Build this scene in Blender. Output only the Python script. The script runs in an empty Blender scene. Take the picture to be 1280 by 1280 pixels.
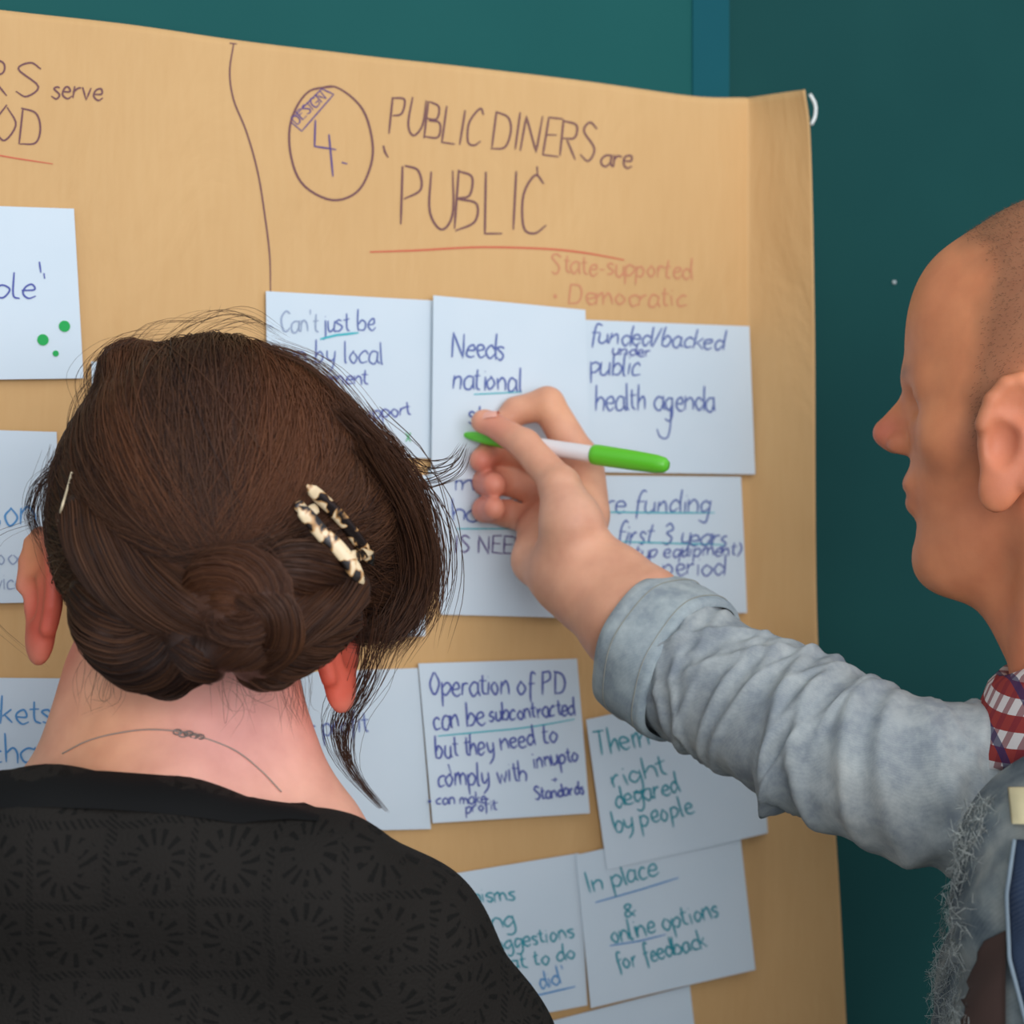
import bpy, math, random
import numpy as np
from mathutils import Vector

# ------------------------------------------------------------------ camera, light
S = bpy.context.scene
FPX = 2600.0                      # focal length in pixels of a 1280 px frame
TH = math.radians(26.7)           # the camera looks this far to the right of the wall's normal
CAM = np.array([-0.63, -1.25, 1.50])
F_ = np.array([math.sin(TH), math.cos(TH), 0.0])
R_ = np.array([math.cos(TH), -math.sin(TH), 0.0])
U_ = np.array([0.0, 0.0, 1.0])
cam = bpy.data.cameras.new('camera'); co = bpy.data.objects.new('camera', cam)
S.collection.objects.link(co); S.camera = co
co.location = CAM; co.rotation_euler = (math.pi/2, 0, -TH)
cam.sensor_width = 36; cam.lens = FPX/1280*36; cam.clip_start = 0.02
cam.dof.use_dof = True; cam.dof.focus_distance = 1.12; cam.dof.aperture_fstop = 9.0

W = bpy.data.worlds.new('world'); S.world = W; W.use_nodes = True
W.node_tree.nodes['Background'].inputs[0].default_value = (0.78, 0.88, 1.0, 1)
W.node_tree.nodes['Background'].inputs[1].default_value = 0.78

def area(name, loc, target, size, power, col, size_y=None):
    l = bpy.data.lights.new(name, 'AREA'); l.energy = power; l.color = col
    l.shape = 'RECTANGLE'; l.size = size; l.size_y = size_y or size
    o = bpy.data.objects.new(name, l); S.collection.objects.link(o); o.location = loc
    o.rotation_euler = (Vector(target)-Vector(loc)).to_track_quat('-Z', 'Y').to_euler()
    return o
area('ceiling_light', (0.30, -1.35, 2.72), (0.05, -0.1, 1.4), 0.9, 5.5, (1.0, 0.92, 0.84), 0.9)
area('window_light', (-0.5, -3.3, 1.95), (0.05, -0.2, 1.4), 3.0, 62, (0.97, 0.97, 1.0), 1.6)
S.view_settings.view_transform = 'Standard'; S.view_settings.look = 'None'
S.view_settings.gamma = 1.0; S.view_settings.use_curve_mapping = False
S.view_settings.exposure = 0.0

# ------------------------------------------------------------------ helpers
def q(px, py, d):                 # pixel and depth -> view-aligned metres (right, deep, up) from the camera
    return np.array([(px-640)/FPX*d, d, (640-py)/FPX*d])
def w3(a):                        # view-aligned metres -> world
    a = np.asarray(a, float)
    return CAM + a[..., 0:1]*R_ + a[..., 1:2]*F_ + a[..., 2:3]*U_
def P(px, py, d): return w3(q(px, py, d))
def wall(px, py, off=0.0):        # the point of the plane y=-off seen at a pixel
    u = (px-640)/FPX; v = (640-py)/FPX
    dr = F_ + u*R_ + v*U_
    return CAM + dr*((-off-CAM[1])/dr[1])

def mk(name, verts, faces, m, parent=None, smooth=True, loc=None, cols=None):
    me = bpy.data.meshes.new(name)
    verts = np.asarray(verts, float)
    if parent is not None: base = np.array(parent.location)
    else: base = np.array(loc if loc is not None else [0, 0, 0], float)
    me.from_pydata((verts-base).tolist(), [], [list(map(int, f)) for f in faces])
    me.materials.append(m)
    if smooth: me.polygons.foreach_set('use_smooth', [True]*len(me.polygons))
    if cols is not None:
        at = me.color_attributes.new('Col', 'FLOAT_COLOR', 'POINT')
        c = np.ones((len(verts), 4)); c[:, :3] = cols
        at.data.foreach_set('color', c.ravel())
    me.update()
    o = bpy.data.objects.new(name, me); S.collection.objects.link(o)
    if parent is not None: o.parent = parent
    else: o.location = base
    return o
def empty(name, loc):
    o = bpy.data.objects.new(name, None); S.collection.objects.link(o); o.location = loc
    o.empty_display_size = 0.1
    bpy.context.view_layer.update()
    return o
def sub(name, verts, faces, m, parent, **k):   # child of a mesh that is itself a part: same origin as the part
    b = np.array(parent.parent.location) if parent.parent else np.array(parent.location)
    o = mk(name, np.asarray(verts)-b, faces, m, None, **k); o.location = (0, 0, 0); o.parent = parent
    return o
def tag(o, label=None, cat=None, group=None, kind=None):
    if label: o['label'] = label
    if cat: o['category'] = cat
    if group: o['group'] = group
    if kind: o['kind'] = kind
    return o

# ---- materials
def lin(r, g, b):
    f = lambda c: (c/255/12.92 if c/255 <= 0.04045 else ((c/255+0.055)/1.055)**2.4)
    return (f(r), f(g), f(b), 1)
class M:
    def __init__(s, name, rough=0.7, spec=0.3):
        s.m = bpy.data.materials.new(name); s.m.use_nodes = True
        s.t = s.m.node_tree; s.b = s.t.nodes['Principled BSDF']
        s.b.inputs['Roughness'].default_value = rough
        s.b.inputs['Specular IOR Level'].default_value = spec
    def n(s, t, **k):
        x = s.t.nodes.new(t)
        for a, v in k.items(): setattr(x, a, v)
        return x
    def l(s, a, b): s.t.links.new(a, b)
    def co(s): return s.n('ShaderNodeTexCoord').outputs['Object']
    def noise(s, scale, detail=4, vec=None, dist=0.0, rough=0.5):
        x = s.n('ShaderNodeTexNoise'); x.inputs['Scale'].default_value = scale
        x.inputs['Detail'].default_value = detail; x.inputs['Distortion'].default_value = dist
        x.inputs['Roughness'].default_value = rough
        s.l(vec if vec is not None else s.co(), x.inputs['Vector']); return x.outputs['Fac']
    def map(s, sc, rot=(0, 0, 0)):
        x = s.n('ShaderNodeMapping'); x.inputs['Scale'].default_value = sc; x.inputs['Rotation'].default_value = rot
        s.l(s.co(), x.inputs['Vector']); return x.outputs['Vector']
    def ramp(s, fac, stops):
        x = s.n('ShaderNodeValToRGB'); e = x.color_ramp.elements
        while len(e) < len(stops): e.new(0.5)
        for i, (p, c) in enumerate(stops): e[i].position = p; e[i].color = c
        s.l(fac, x.inputs['Fac']); return x.outputs['Color']
    def math(s, op, a, b=None, c=None):
        x = s.n('ShaderNodeMath', operation=op)
        for i, v in enumerate((a, b, c)):
            if v is None: continue
            if isinstance(v, (int, float)): x.inputs[i].default_value = v
            else: s.l(v, x.inputs[i])
        return x.outputs[0]
    def mix(s, fac, a, b, mode='MIX'):
        x = s.n('ShaderNodeMix', data_type='RGBA', blend_type=mode)
        for i, v in ((0, fac), (6, a), (7, b)):
            if isinstance(v, (int, float, tuple)): x.inputs[i].default_value = v
            else: s.l(v, x.inputs[i])
        return x.outputs[2]
    def color(s, c):
        if isinstance(c, tuple): s.b.inputs['Base Color'].default_value = c
        else: s.l(c, s.b.inputs['Base Color'])
        return s
    def bump(s, h, strength=0.3, dist=0.001):
        x = s.n('ShaderNodeBump'); x.inputs['Strength'].default_value = strength
        x.inputs['Distance'].default_value = dist; s.l(h, x.inputs['Height'])
        s.l(x.outputs[0], s.b.inputs['Normal']); return s
def plain(name, c, rough=0.7, spec=0.3): return M(name, rough, spec).color(c).m

# ---- signed distance shapes on numpy arrays (p: N x 3), meshed by surface nets
def ell(p, c, r, ax=None):
    d = p-np.asarray(c)
    if ax is not None: d = d @ np.asarray(ax).T
    r = np.asarray(r, float); k0 = np.sqrt(((d/r)**2).sum(1)); k1 = np.sqrt(((d/(r*r))**2).sum(1))+1e-9
    return k0*(k0-1.0)/k1
def cone(p, a, b, ra, rb):
    a = np.asarray(a); b = np.asarray(b); ab = b-a; L = (ab@ab)+1e-12
    t = np.clip(((p-a)@ab)/L, 0, 1)
    return np.sqrt(((p-a-t[:, None]*ab)**2).sum(1))-(ra+(rb-ra)*t)
def smin(a, b, k):
    h = np.clip(0.5+0.5*(b-a)/k, 0, 1); return b*(1-h)+a*h-k*h*(1-h)
def smax(a, b, k): return -smin(-a, -b, k)
def chain(p, pts, rs, k=0.004):
    d = None
    for i in range(len(pts)-1):
        c = cone(p, pts[i], pts[i+1], rs[i], rs[i+1]); d = c if d is None else smin(d, c, k)
    return d
def nets(f, lo, hi, h):
    lo = np.asarray(lo, float); hi = np.asarray(hi, float); n = np.ceil((hi-lo)/h).astype(int)+1
    ax = [lo[i]+h*np.arange(n[i]) for i in range(3)]
    V = np.empty(n, np.float32)
    for i in range(0, n[0], 16):
        g = np.stack(np.meshgrid(ax[0][i:i+16], ax[1], ax[2], indexing='ij'), -1)
        V[i:i+16] = f(g.reshape(-1, 3)).reshape(g.shape[:3])
    # close the surface at the box
    V[0], V[-1], V[:, 0], V[:, -1], V[:, :, 0], V[:, :, -1] = [np.maximum(a, 1e-4) for a in (V[0], V[-1], V[:, 0], V[:, -1], V[:, :, 0], V[:, :, -1])]
    s = V < 0; cn = tuple(n-1); acc = np.zeros(cn+(3,), np.float32); cnt = np.zeros(cn, np.float32)
    cs = [(i, j, k) for i in (0, 1) for j in (0, 1) for k in (0, 1)]
    sl = lambda o: tuple(slice(o[a], o[a]+cn[a]) for a in range(3))
    for a in range(3):
        for o in cs:
            if o[a]: continue
            o2 = list(o); o2[a] = 1
            v0, v1 = V[sl(o)], V[sl(o2)]; m = (v0 < 0) != (v1 < 0)
            t = np.where(m, v0/np.where(m, v0-v1, 1), 0)
            for b in range(3): acc[..., b] += np.where(m, (o[b]+(t if b == a else 0)), 0)
            cnt += m
    act = cnt > 0; idx = -np.ones(cn, np.int64); idx[act] = np.arange(act.sum())
    verts = lo+h*(np.argwhere(act)+acc[act]/cnt[act][:, None])
    faces = []
    for a in range(3):
        b, c = (a+1) % 3, (a+2) % 3
        s0 = [slice(1, cn[i]) for i in range(3)]; s0[a] = slice(0, cn[a])
        s1 = list(s0); s1[a] = slice(1, cn[a]+1)
        A = s[tuple(s0)]; B = s[tuple(s1)]
        e = np.argwhere(A != B)
        if not len(e): continue
        base = e+np.array([0 if i == a else 1 for i in range(3)])
        inside = A[tuple(e.T)]
        def at(db, dc):
            g = base.copy(); g[:, b] -= db; g[:, c] -= dc; return idx[tuple(g.T)]
        qd = np.stack([at(1, 1), at(0, 1), at(0, 0), at(1, 0)], 1)
        qd[~inside] = qd[~inside][:, ::-1]; faces.append(qd)
    return verts, np.concatenate(faces)
def proj(f, p, it=4):             # pull points onto the surface of f
    p = p.copy(); e = 5e-4
    for _ in range(it):
        d = f(p); g = np.stack([f(p+np.eye(3)[i]*e)-d for i in range(3)], 1)/e
        p -= (d/np.maximum((g*g).sum(1), .2))[:, None]*g
    return p
def flip(f):                      # (right, deep, up) is left-handed or not: keep normals outward
    return f
# ---- tubes
def cat(pts, n):                  # Catmull-Rom through pts
    pts = np.asarray(pts, float); m = len(pts)
    if m < 3: return np.array([pts[0]+(pts[-1]-pts[0])*t for t in np.linspace(0, 1, n)])
    e = np.vstack([2*pts[0]-pts[1], pts, 2*pts[-1]-pts[-2]])
    out = []
    for u in np.linspace(0, m-1-1e-9, n):
        i = int(u); t = u-i; a, b, c, d = e[i:i+4]
        out.append(0.5*((2*b)+(c-a)*t+(2*a-5*b+4*c-d)*t*t+(3*b-a-3*c+d)*t**3))
    return np.array(out)
def frames(p):
    t = np.gradient(p, axis=0); t /= np.linalg.norm(t, axis=1)[:, None]+1e-12
    n = np.zeros_like(p); r = np.array([0, 0, 1.0]) if abs(t[0][2]) < .9 else np.array([1.0, 0, 0])
    v = r-t[0]*(r@t[0]); n[0] = v/np.linalg.norm(v)
    for i in range(1, len(p)):
        v = n[i-1]-t[i]*(n[i-1]@t[i]); n[i] = v/np.linalg.norm(v)
    return t, n, np.cross(t, n)
def tube(pts, rad, sides=8, cap=True):
    p = np.asarray(pts, float); t, n, b = frames(p); k = len(p)
    rad = np.broadcast_to(rad, (k,)); a = np.arange(sides)*2*np.pi/sides
    v = (p[:, None]+rad[:, None, None]*(np.cos(a)[None, :, None]*n[:, None]+np.sin(a)[None, :, None]*b[:, None])).reshape(-1, 3)
    f = [[i*sides+j, i*sides+(j+1) % sides, (i+1)*sides+(j+1) % sides, (i+1)*sides+j] for i in range(k-1) for j in range(sides)]
    if cap: f += [list(range(sides))[::-1], [(k-1)*sides+j for j in range(sides)]]
    return v, f
def merge(parts):
    V, Fc, o = [], [], 0
    for v, f in parts:
        V.append(np.asarray(v)); Fc += [[i+o for i in g] for g in f]; o += len(v)
    return np.concatenate(V), Fc
def strands(G, rad):              # G: N x K x 3 polylines -> thin three-sided hairs, vectorised
    N, K, _ = G.shape; t = np.gradient(G, axis=1); t /= np.linalg.norm(t, axis=2, keepdims=True)+1e-9
    r = np.array([0.3, 1.0, 0.2]); n = np.cross(t, r); n /= np.linalg.norm(n, axis=2, keepdims=True)+1e-9
    b = np.cross(t, n); tap = np.interp(np.linspace(0, 1, K), [0, .06, .7, 1], [.5, 1, .9, .12])
    R = np.broadcast_to(rad, (N,))[:, None, None]*tap[None, :, None]
    V = np.stack([G+R*(math.cos(a)*n+math.sin(a)*b) for a in (0, 2.094, 4.189)], 2).reshape(-1, 3)
    base = (np.arange(N)[:, None]*K+np.arange(K-1)[None])*3
    fs = []
    for j in range(3):
        k = (j+1) % 3; fs.append(np.stack([base+j, base+k, base+3+k, base+3+j], -1).reshape(-1, 4))
    return V, np.concatenate(fs)
def fast(name, V, Fq, m, parent, cols=None, loc=None):      # quads only, quick
    me = bpy.data.meshes.new(name); base = np.array(parent.location if parent is not None and parent.parent is None else (0, 0, 0) if parent is None else parent.parent.location)
    V = (np.asarray(V)-base).astype(np.float32); Fq = np.asarray(Fq, np.int32)
    me.vertices.add(len(V)); me.vertices.foreach_set('co', V.ravel())
    me.loops.add(Fq.size); me.loops.foreach_set('vertex_index', Fq.ravel())
    me.polygons.add(len(Fq)); me.polygons.foreach_set('loop_start', np.arange(len(Fq), dtype=np.int32)*4)
    me.polygons.foreach_set('use_smooth', np.ones(len(Fq), bool))
    me.update(calc_edges=True); me.materials.append(m)
    if cols is not None:
        at = me.color_attributes.new('Col', 'FLOAT_COLOR', 'POINT'); c = np.ones((len(V), 4), np.float32); c[:, :3] = cols
        at.data.foreach_set('color', c.ravel())
    o = bpy.data.objects.new(name, me); S.collection.objects.link(o)
    if parent is not None: o.parent = parent
    return o
def body(name, f, lo, hi, h, m, parent, colf=None, smooth=2):
    v, fc = nets(f, lo, hi, h)
    v = proj(f, v, 1)
    return fast(name, w3(v), fc, m, parent, None if colf is None else colf(v))
rng = np.random.default_rng(7)
def gs(p, c, r):                  # soft blob weight around a point
    return np.exp(-(((p-np.asarray(c))/np.asarray(r))**2).sum(1))
# ------------------------------------------------------------------ the setting
def box(x0, x1, y0, y1, z0, z1):
    v = [(x, y, z) for x in (x0, x1) for y in (y0, y1) for z in (z0, z1)]
    return v, [[0, 1, 3, 2], [4, 6, 7, 5], [0, 4, 5, 1], [2, 3, 7, 6], [0, 2, 6, 4], [1, 5, 7, 3]]
def paintm(name, c, c2):
    m = M(name, 0.6, 0.12)
    n = m.noise(6, 3); m.color(m.ramp(n, [(0.3, c), (0.7, c2)])); m.bump(m.noise(260, 2), 0.08, 0.0006); return m.m
teal = paintm('teal_paint', lin(20, 82, 80), lin(24, 87, 84))
teal_dark = paintm('dark_teal_paint', lin(14, 65, 64), lin(18, 70, 68))
teal_blue = paintm('teal_trim_paint', lin(12, 78, 88), lin(16, 83, 92))
xa = wall(865, 60)[0]; xb = wall(912, 60)[0]
def struct(name, b, m, **k):
    v, f = merge(b) if isinstance(b, list) else b
    o = mk(name, v, f, m, smooth=False, loc=(0, 0, 0)); o['kind'] = 'structure'; return o
struct('wall_back', box(-2.5, xa, 0.0, 0.12, 0, 2.7), teal)
struct('trim_1', box(xa, xb-0.001, -0.0012, 0.12, 0, 2.7), teal_blue)
door = struct('door_1', box(xb+0.002, xb+1.0, 0.006, 0.06, 0, 2.7), teal_dark)
struct('wall_right', box(xb+1.0, 3.0, 0.0, 0.12, 0, 2.7), teal)
fm = M('floor_vinyl', 0.55); fm.color(fm.ramp(fm.noise(9), [(0.3, lin(120, 112, 104)), (0.7, lin(136, 128, 118))]))
struct('floor', box(-2.5, 3.0, -3.5, 0.12, -0.05, 0.0), fm.m)
# small bright screw head on the dark panel
pt = wall(1123, 352, 0.0); v, f = tube([pt+[0, 0.006, 0], pt+[0, 0.0045, 0]], 0.0013, 10)
o = mk('screw_head', v, f, plain('bare_metal', (0.6, 0.65, 0.65, 1), 0.4), None, loc=(0, 0, 0)); o.parent = door
o['label'] = 'tiny pale screw head'

# ------------------------------------------------------------------ the brown paper sheet
from mathutils import noise as mn
def wav(x, z):                    # how far the sheet stands off the wall
    a = mn.noise(Vector((x*5.0, z*7.0, 3.1)))*0.0011+mn.noise(Vector((x*14+z*5, z*11-x*8, 9.4)))*0.0007
    a += 0.0016*max(0, mn.noise(Vector((x*2.2-z*1.6, z*3.4+x*5.5, 4.2))))
    a += 0.0008*math.sin((x*0.8+z*0.6)*55)*max(0, mn.noise(Vector((x*6, z*5, 1.0))))*2
    return 0.0030+a
TOP = [(-260, -16), (-100, 2), (0, 14), (150, 31), (290, 51), (450, 70), (600, 87), (740, 104), (865, 121), (932, 123)]
nu = 220; nv = 150
edge_top = cat([(a, b, 0) for a, b in TOP], nu)
EDGE = [(1006, 112, .052), (1013, 180, .050), (1018, 400, .047), (1022, 800, .044), (1045, 1050, .044), (1058, 1280, .044), (1066, 1420, .044)]
ed = cat(EDGE, 400)
def edge_at(t):                   # right-hand edge, t from 0 top to 1 bottom
    py = 112+t*(1400-112); i = np.argmin(abs(ed[:, 1]-py)); return ed[i]
V = []
ncurl = 26
for j in range(nv+1):
    t = j/nv
    pr = None
    for i in range(nu):
        e = edge_top[i]; top = wall(e[0], e[1]); bot = wall(e[0], 1420)
        x = top[0]; z = top[2]+(bot[2]-top[2])*t
        pr = (x, z); V.append((x, -wav(x, z), z))
    ex, ey, lift = edge_at(t); e3 = wall(ex, ey, lift)
    for i in range(1, ncurl+1):
        u = i/ncurl; x = pr[0]+(e3[0]-pr[0])*u; z = pr[1]+(e3[2]-pr[1])*u**1.5 if j else pr[1]+(e3[2]-pr[1])*u**2.2
        off = wav(pr[0], z)*(1-u)+lift*(u**1.25)
        V.append((x, -off, z))
row = nu+ncurl
Fc = [[j*row+i, (j+1)*row+i, (j+1)*row+i+1, j*row+i+1] for j in range(nv) for i in range(row-1)]
km = M('kraft_paper', 0.62, 0.25)
fib = km.noise(1, 5, km.map((240, 240, 30)))
c = km.mix(0.10, km.ramp(km.noise(3.5, 4), [(0.3, lin(205, 162, 108)), (0.7, lin(216, 174, 119))]), km.ramp(fib, [(0.3, lin(196, 152, 98)), (0.7, lin(224, 188, 136))]))
km.color(c); km.bump(km.noise(13, 4, km.map((1, 1, .55), (0, .5, 0)), dist=1.2), 0.55, 0.006)
paper = mk('kraft_paper_sheet', V, Fc, km.m, None, loc=tuple(wall(450, 640)))
tag(paper, 'large sheet of brown kraft paper with handwritten headings hung on the teal wall', 'paper')
sm_ = paper.modifiers.new('thickness', 'SOLIDIFY'); sm_.thickness = 0.0004; sm_.offset = -1
pt = P(1014, 138, (wall(1014, 138, .05)-CAM)@F_)
v, f = tube(cat([pt+[-.002, -.001, .011], pt+[.002, -.002, .004], pt+[.0025, -.001, -.004], pt+[0, 0, -.010]], 8), 0.0013, 8)
o = mk('tape_tab', v, f, plain('white_tape', (0.8, 0.82, 0.78, 1), 0.4), paper); o['label'] = 'bent white tape tab at the top right corner'

# ------------------------------------------------------------------ a one-line handwriting alphabet
GL = {
'a': (1.0, '.85,.9 .45,1 .1,.6 .2,.1 .55,0 .82,.4;.85,1 .85,.3 1,0'), 'b': (.95, '.1,1.9 .1,.9 .1,0;.1,.5 .45,1 .85,.6 .6,.05 .1,.1'),
'c': (.85, '.8,.8 .5,1 .1,.6 .25,.05 .8,.15'), 'd': (1.0, '.8,.7 .45,1 .1,.5 .4,0 .8,.4;.85,1.9 .82,.9 .9,0'),
'e': (.9, '.12,.5 .75,.6 .6,1 .2,.85 .12,.3 .45,0 .85,.2'), 'f': (.7, '.75,1.7 .45,1.85 .3,1.3 .3,0 .25,-.5;.05,.95 .7,1'),
'g': (1.0, '.8,.8 .45,1 .1,.55 .4,.1 .8,.5;.85,1 .85,-.3 .6,-.8 .15,-.6'), 'h': (.95, '.1,1.9 .1,0;.1,.5 .45,1 .75,.7 .8,0'),
'i': (.4, '.2,1 .2,0;.2,1.4 .22,1.45'), 'j': (.5, '.35,1 .35,-.4 0,-.7;.35,1.4 .37,1.45'), 'k': (.85, '.1,1.9 .1,0;.7,1 .15,.45;.3,.55 .8,0'),
'l': (.4, '.15,1.9 .15,.2 .35,0'), 'm': (1.4, '.1,1 .1,0;.1,.6 .4,1 .6,.7 .6,0;.6,.6 .95,1 1.2,.7 1.25,0'), 'n': (.95, '.1,1 .1,0;.1,.6 .45,1 .75,.7 .8,0'),
'o': (.95, '.45,1 .1,.5 .45,0 .8,.5 .45,1'), 'p': (.95, '.1,1 .1,-.8;.1,.7 .5,1 .85,.6 .5,.05 .1,.2'), 'q': (1.0, '.8,.8 .45,1 .1,.5 .45,0 .8,.4;.85,1 .85,-.8'),
'r': (.7, '.1,1 .1,0;.1,.5 .35,.95 .65,.9'), 's': (.75, '.65,.85 .35,1 .12,.75 .6,.35 .4,0 .05,.12'), 't': (.7, '.3,1.6 .3,.3 .65,.05;.02,1.05 .65,1.1'),
'u': (.95, '.1,1 .12,.2 .45,0 .78,.4;.8,1 .8,.2 .95,0'), 'v': (.85, '!.05,1 .4,0 .8,1'), 'w': (1.2, '!.05,1 .3,0 .6,.8 .85,0 1.15,1'),
'x': (.8, '!.05,1 .7,0;!.7,1 .05,0'), 'y': (.95, '.1,1 .2,.3 .5,.15 .75,.4;.85,1 .75,-.2 .3,-.8'), 'z': (.8, '!.1,1 .7,1 .1,0 .75,0'),
'A': (1.3, '!.05,0 .6,1.8 1.15,0;!.25,.65 .95,.65'), 'B': (1.15, '.15,1.8 .15,0;.15,1.8 .8,1.6 .7,1.05 .2,.95;.2,.95 .95,.8 .95,.2 .15,0'),
'C': (1.15, '1,1.5 .6,1.8 .15,1.1 .25,.2 .7,0 1.05,.3'), 'D': (1.25, '.15,1.8 .15,0;.1,1.8 .8,1.6 1.1,.9 .8,.15 .1,0'),
'E': (1.05, '!.95,1.8 .15,1.8 .15,0 1,0;!.15,.95 .8,.95'), 'F': (1.0, '!.95,1.8 .15,1.8 .15,0;!.15,.95 .8,.95'), 'G': (1.3, '1.1,1.5 .6,1.8 .12,1 .4,.05 1.1,.2;!.7,.8 1.15,.8 1.15,0'),
'I': (.5, '!.25,1.8 .25,0'), 'L': (1.0, '!.15,1.8 .15,0 .95,0'), 'N': (1.25, '!.15,0 .15,1.8 1.05,0 1.05,1.8'), 'O': (1.3, '.6,1.8 .12,.9 .6,0 1.1,.9 .6,1.8'),
'P': (1.1, '.15,1.8 .15,0;.15,1.75 .8,1.7 .85,1.1 .2,.85'), 'R': (1.15, '.15,1.8 .15,0;.15,1.75 .85,1.65 .8,1.05 .2,.9;!.4,.9 1.05,0'),
'S': (1.05, '.95,1.55 .5,1.8 .15,1.4 .85,.6 .6,0 .1,.2'), 'T': (1.1, '!.05,1.8 1.05,1.8;!.55,1.8 .55,0'), 'U': (1.2, '.15,1.8 .15,.5 .6,0 1.05,.5 1.05,1.8'), 'H': (1.2, '!.15,1.8 .15,0;!1.05,1.8 1.05,0;!.15,.9 1.05,.9'),
'3': (1.0, '.15,1.6 .6,1.8 .8,1.3 .35,1 .85,.6 .6,0 .1,.2'), '4': (1.1, '!.3,1.9 .2,.8 1.0,.85;!.75,1.2 .8,-.1'), '2': (1.0, '.15,1.4 .5,1.8 .85,1.3 .15,0;!.15,0 .9,0'),
"'": (.4, '!.2,1.9 .2,1.5'), '/': (.6, '!.05,-.1 .5,1.9'), '(': (.5, '.4,1.7 .1,.8 .4,-.2'), ')': (.5, '.1,1.7 .4,.8 .1,-.2'),
'+': (.8, '!.4,.8 .4,.1;!.1,.45 .7,.45'), '&': (1.0, '.9,0 .3,1.1 .5,1.4 .65,1.1 .15,.4 .4,0 .9,.6'), '.': (.35, '!.15,.05 .2,0'), '*': (.6, '.25,.65 .4,.5 .25,.4 .15,.55 .25,.65'), '-': (.7, '!.1,.5 .6,.5'), ' ': (.65, ''),
}
def strokes_of(txt, a, b, h, slant=0.0, rnd=0.075):   # pixel polylines of a line of writing from a to b, x-height h
    a = np.array(a, float); b = np.array(b, float); d = b-a; L = np.linalg.norm(d); d /= L; up = np.array([d[1], -d[0]])
    tot = sum(GL[c][0] for c in txt); k = L/tot; x = 0; out = []
    for c in txt:
        wd, st = GL[c]; jit = rng.uniform(-rnd, rnd, 2)
        for s in st.split(';'):
            if not s: continue
            st_ = s[0] == '!'; pts = np.array([[float(n) for n in t.split(',')] for t in s.lstrip('!').split()])
            pts = pts+rng.uniform(-rnd, rnd, pts.shape)+jit
            if not st_ and len(pts) > 2: pts = cat(np.c_[pts, np.zeros(len(pts))], len(pts)*4)[:, :2]
            out.append(a+np.outer((x+pts[:, 0])*k+pts[:, 1]*h*slant, d)+np.outer(pts[:, 1]*h, up))
        x += wd
    return out
def ribbons(lines, width_px, surf):       # pixel polylines -> flat ink ribbons just proud of surf(x, z)
    V, Fc = [], []
    for ln in lines:
        ln = np.asarray(ln, float)
        seg = []                            # resample so that the ink follows the sheet
        for i in range(len(ln)-1):
            n = max(1, int(np.linalg.norm(ln[i+1]-ln[i])/7))
            seg += [ln[i]+(ln[i+1]-ln[i])*j/n for j in range(n)]
        seg.append(ln[-1]); ln = np.array(seg)
        t = np.gradient(ln, axis=0); t /= np.linalg.norm(t, axis=1)[:, None]+1e-9
        nn = np.c_[-t[:, 1], t[:, 0]]; k = len(ln)
        wd = width_px/2*np.interp(np.linspace(0, 1, k), [0, .15, .8, 1], [.75, 1, 1, .6])
        o = len(V)
        for i in range(k):
            for s in (-1, 1):
                p = ln[i]+s*nn[i]*wd[i]; g = wall(p[0], p[1], 0.004); off = surf(g[0], g[2])
                g = wall(p[0], p[1], off); V.append((g[0], -off-0.00035, g[2]))
        Fc += [[o+2*i, o+2*i+1, o+2*i+3, o+2*i+2] for i in range(k-1)]
    return V, Fc
INK = {k: plain('ink_'+k, c, 0.6, 0.2) for k, c in dict(
    purple=lin(116, 78, 82), blue=lin(92, 108, 168), dark_blue=lin(84, 94, 164), light_blue=lin(88, 148, 200), teal=lin(52, 150, 164),
    red=lin(206, 104, 78), faint_red=lin(206, 140, 104), green=lin(40, 166, 84), grey=lin(150, 164, 190), cyan=lin(70, 180, 190), violet=lin(92, 74, 130)).items()}
def write(parent, ink, width, lines, surf, name='handwriting', label=None):
    width *= .86
    L = []
    for l in lines:
        if isinstance(l, tuple): L += strokes_of(*l)
        else: L.append(l)
    v, f = ribbons(L, width, surf); o = mk(name, v, f, INK[ink], parent, smooth=False)
    if label: o['label'] = label
    return o
def oval(cx, cy, rx, ry, n=40, a0=0, rot=0):
    return [(cx+rx*math.cos(a)*math.cos(rot)-ry*math.sin(a)*math.sin(rot), cy+ry*math.sin(a)*math.cos(rot)+rx*math.cos(a)*math.sin(rot)) for a in [a0+i*2*math.pi/n for i in range(n+1)]]
PS = wav
write(paper, 'purple', 2.8, [('DINERS', (-178, 100), (52, 123), 25), ('serve', (64, 122), (130, 126), 15),
      ('GOOD', (-80, 168), (56, 182), 25)], PS, 'heading', 'dark purple handwritten heading DINERS serve GOOD')
write(paper, 'red', 2.0, [[(-80, 184), (-20, 191), (20, 198), (66, 205)]], PS, 'underline', 'thin red underline')
write(paper, 'purple', 2.4, [cat([(292, 54, 0), (287, 90, 0), (292, 125, 0), (308, 165, 0), (322, 215, 0), (331, 270, 0), (337, 320, 0), (338, 366, 0)], 40)[:, :2],
      [(287, 54), (296, 55)]], PS, 'dividing_line', 'wavy purple line dividing two columns')
write(paper, 'purple', 3.2, [cat([(x, y, 0) for x, y in [(418, 108), (385, 115), (364, 150), (363, 192), (378, 230), (414, 250), (446, 240), (463, 208), (465, 175), (452, 135), (420, 109), (392, 112)]], 60)[:, :2]],
      PS, 'circle', 'hand drawn oval round the figure 4')
write(paper, 'violet', 2.8, [[(394, 150), (393, 183), (420, 187)], [(411, 168), (414, 200), (416, 221)], [(427, 203), (434, 205)]], PS, 'heading', 'handwritten figure 4')
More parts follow.
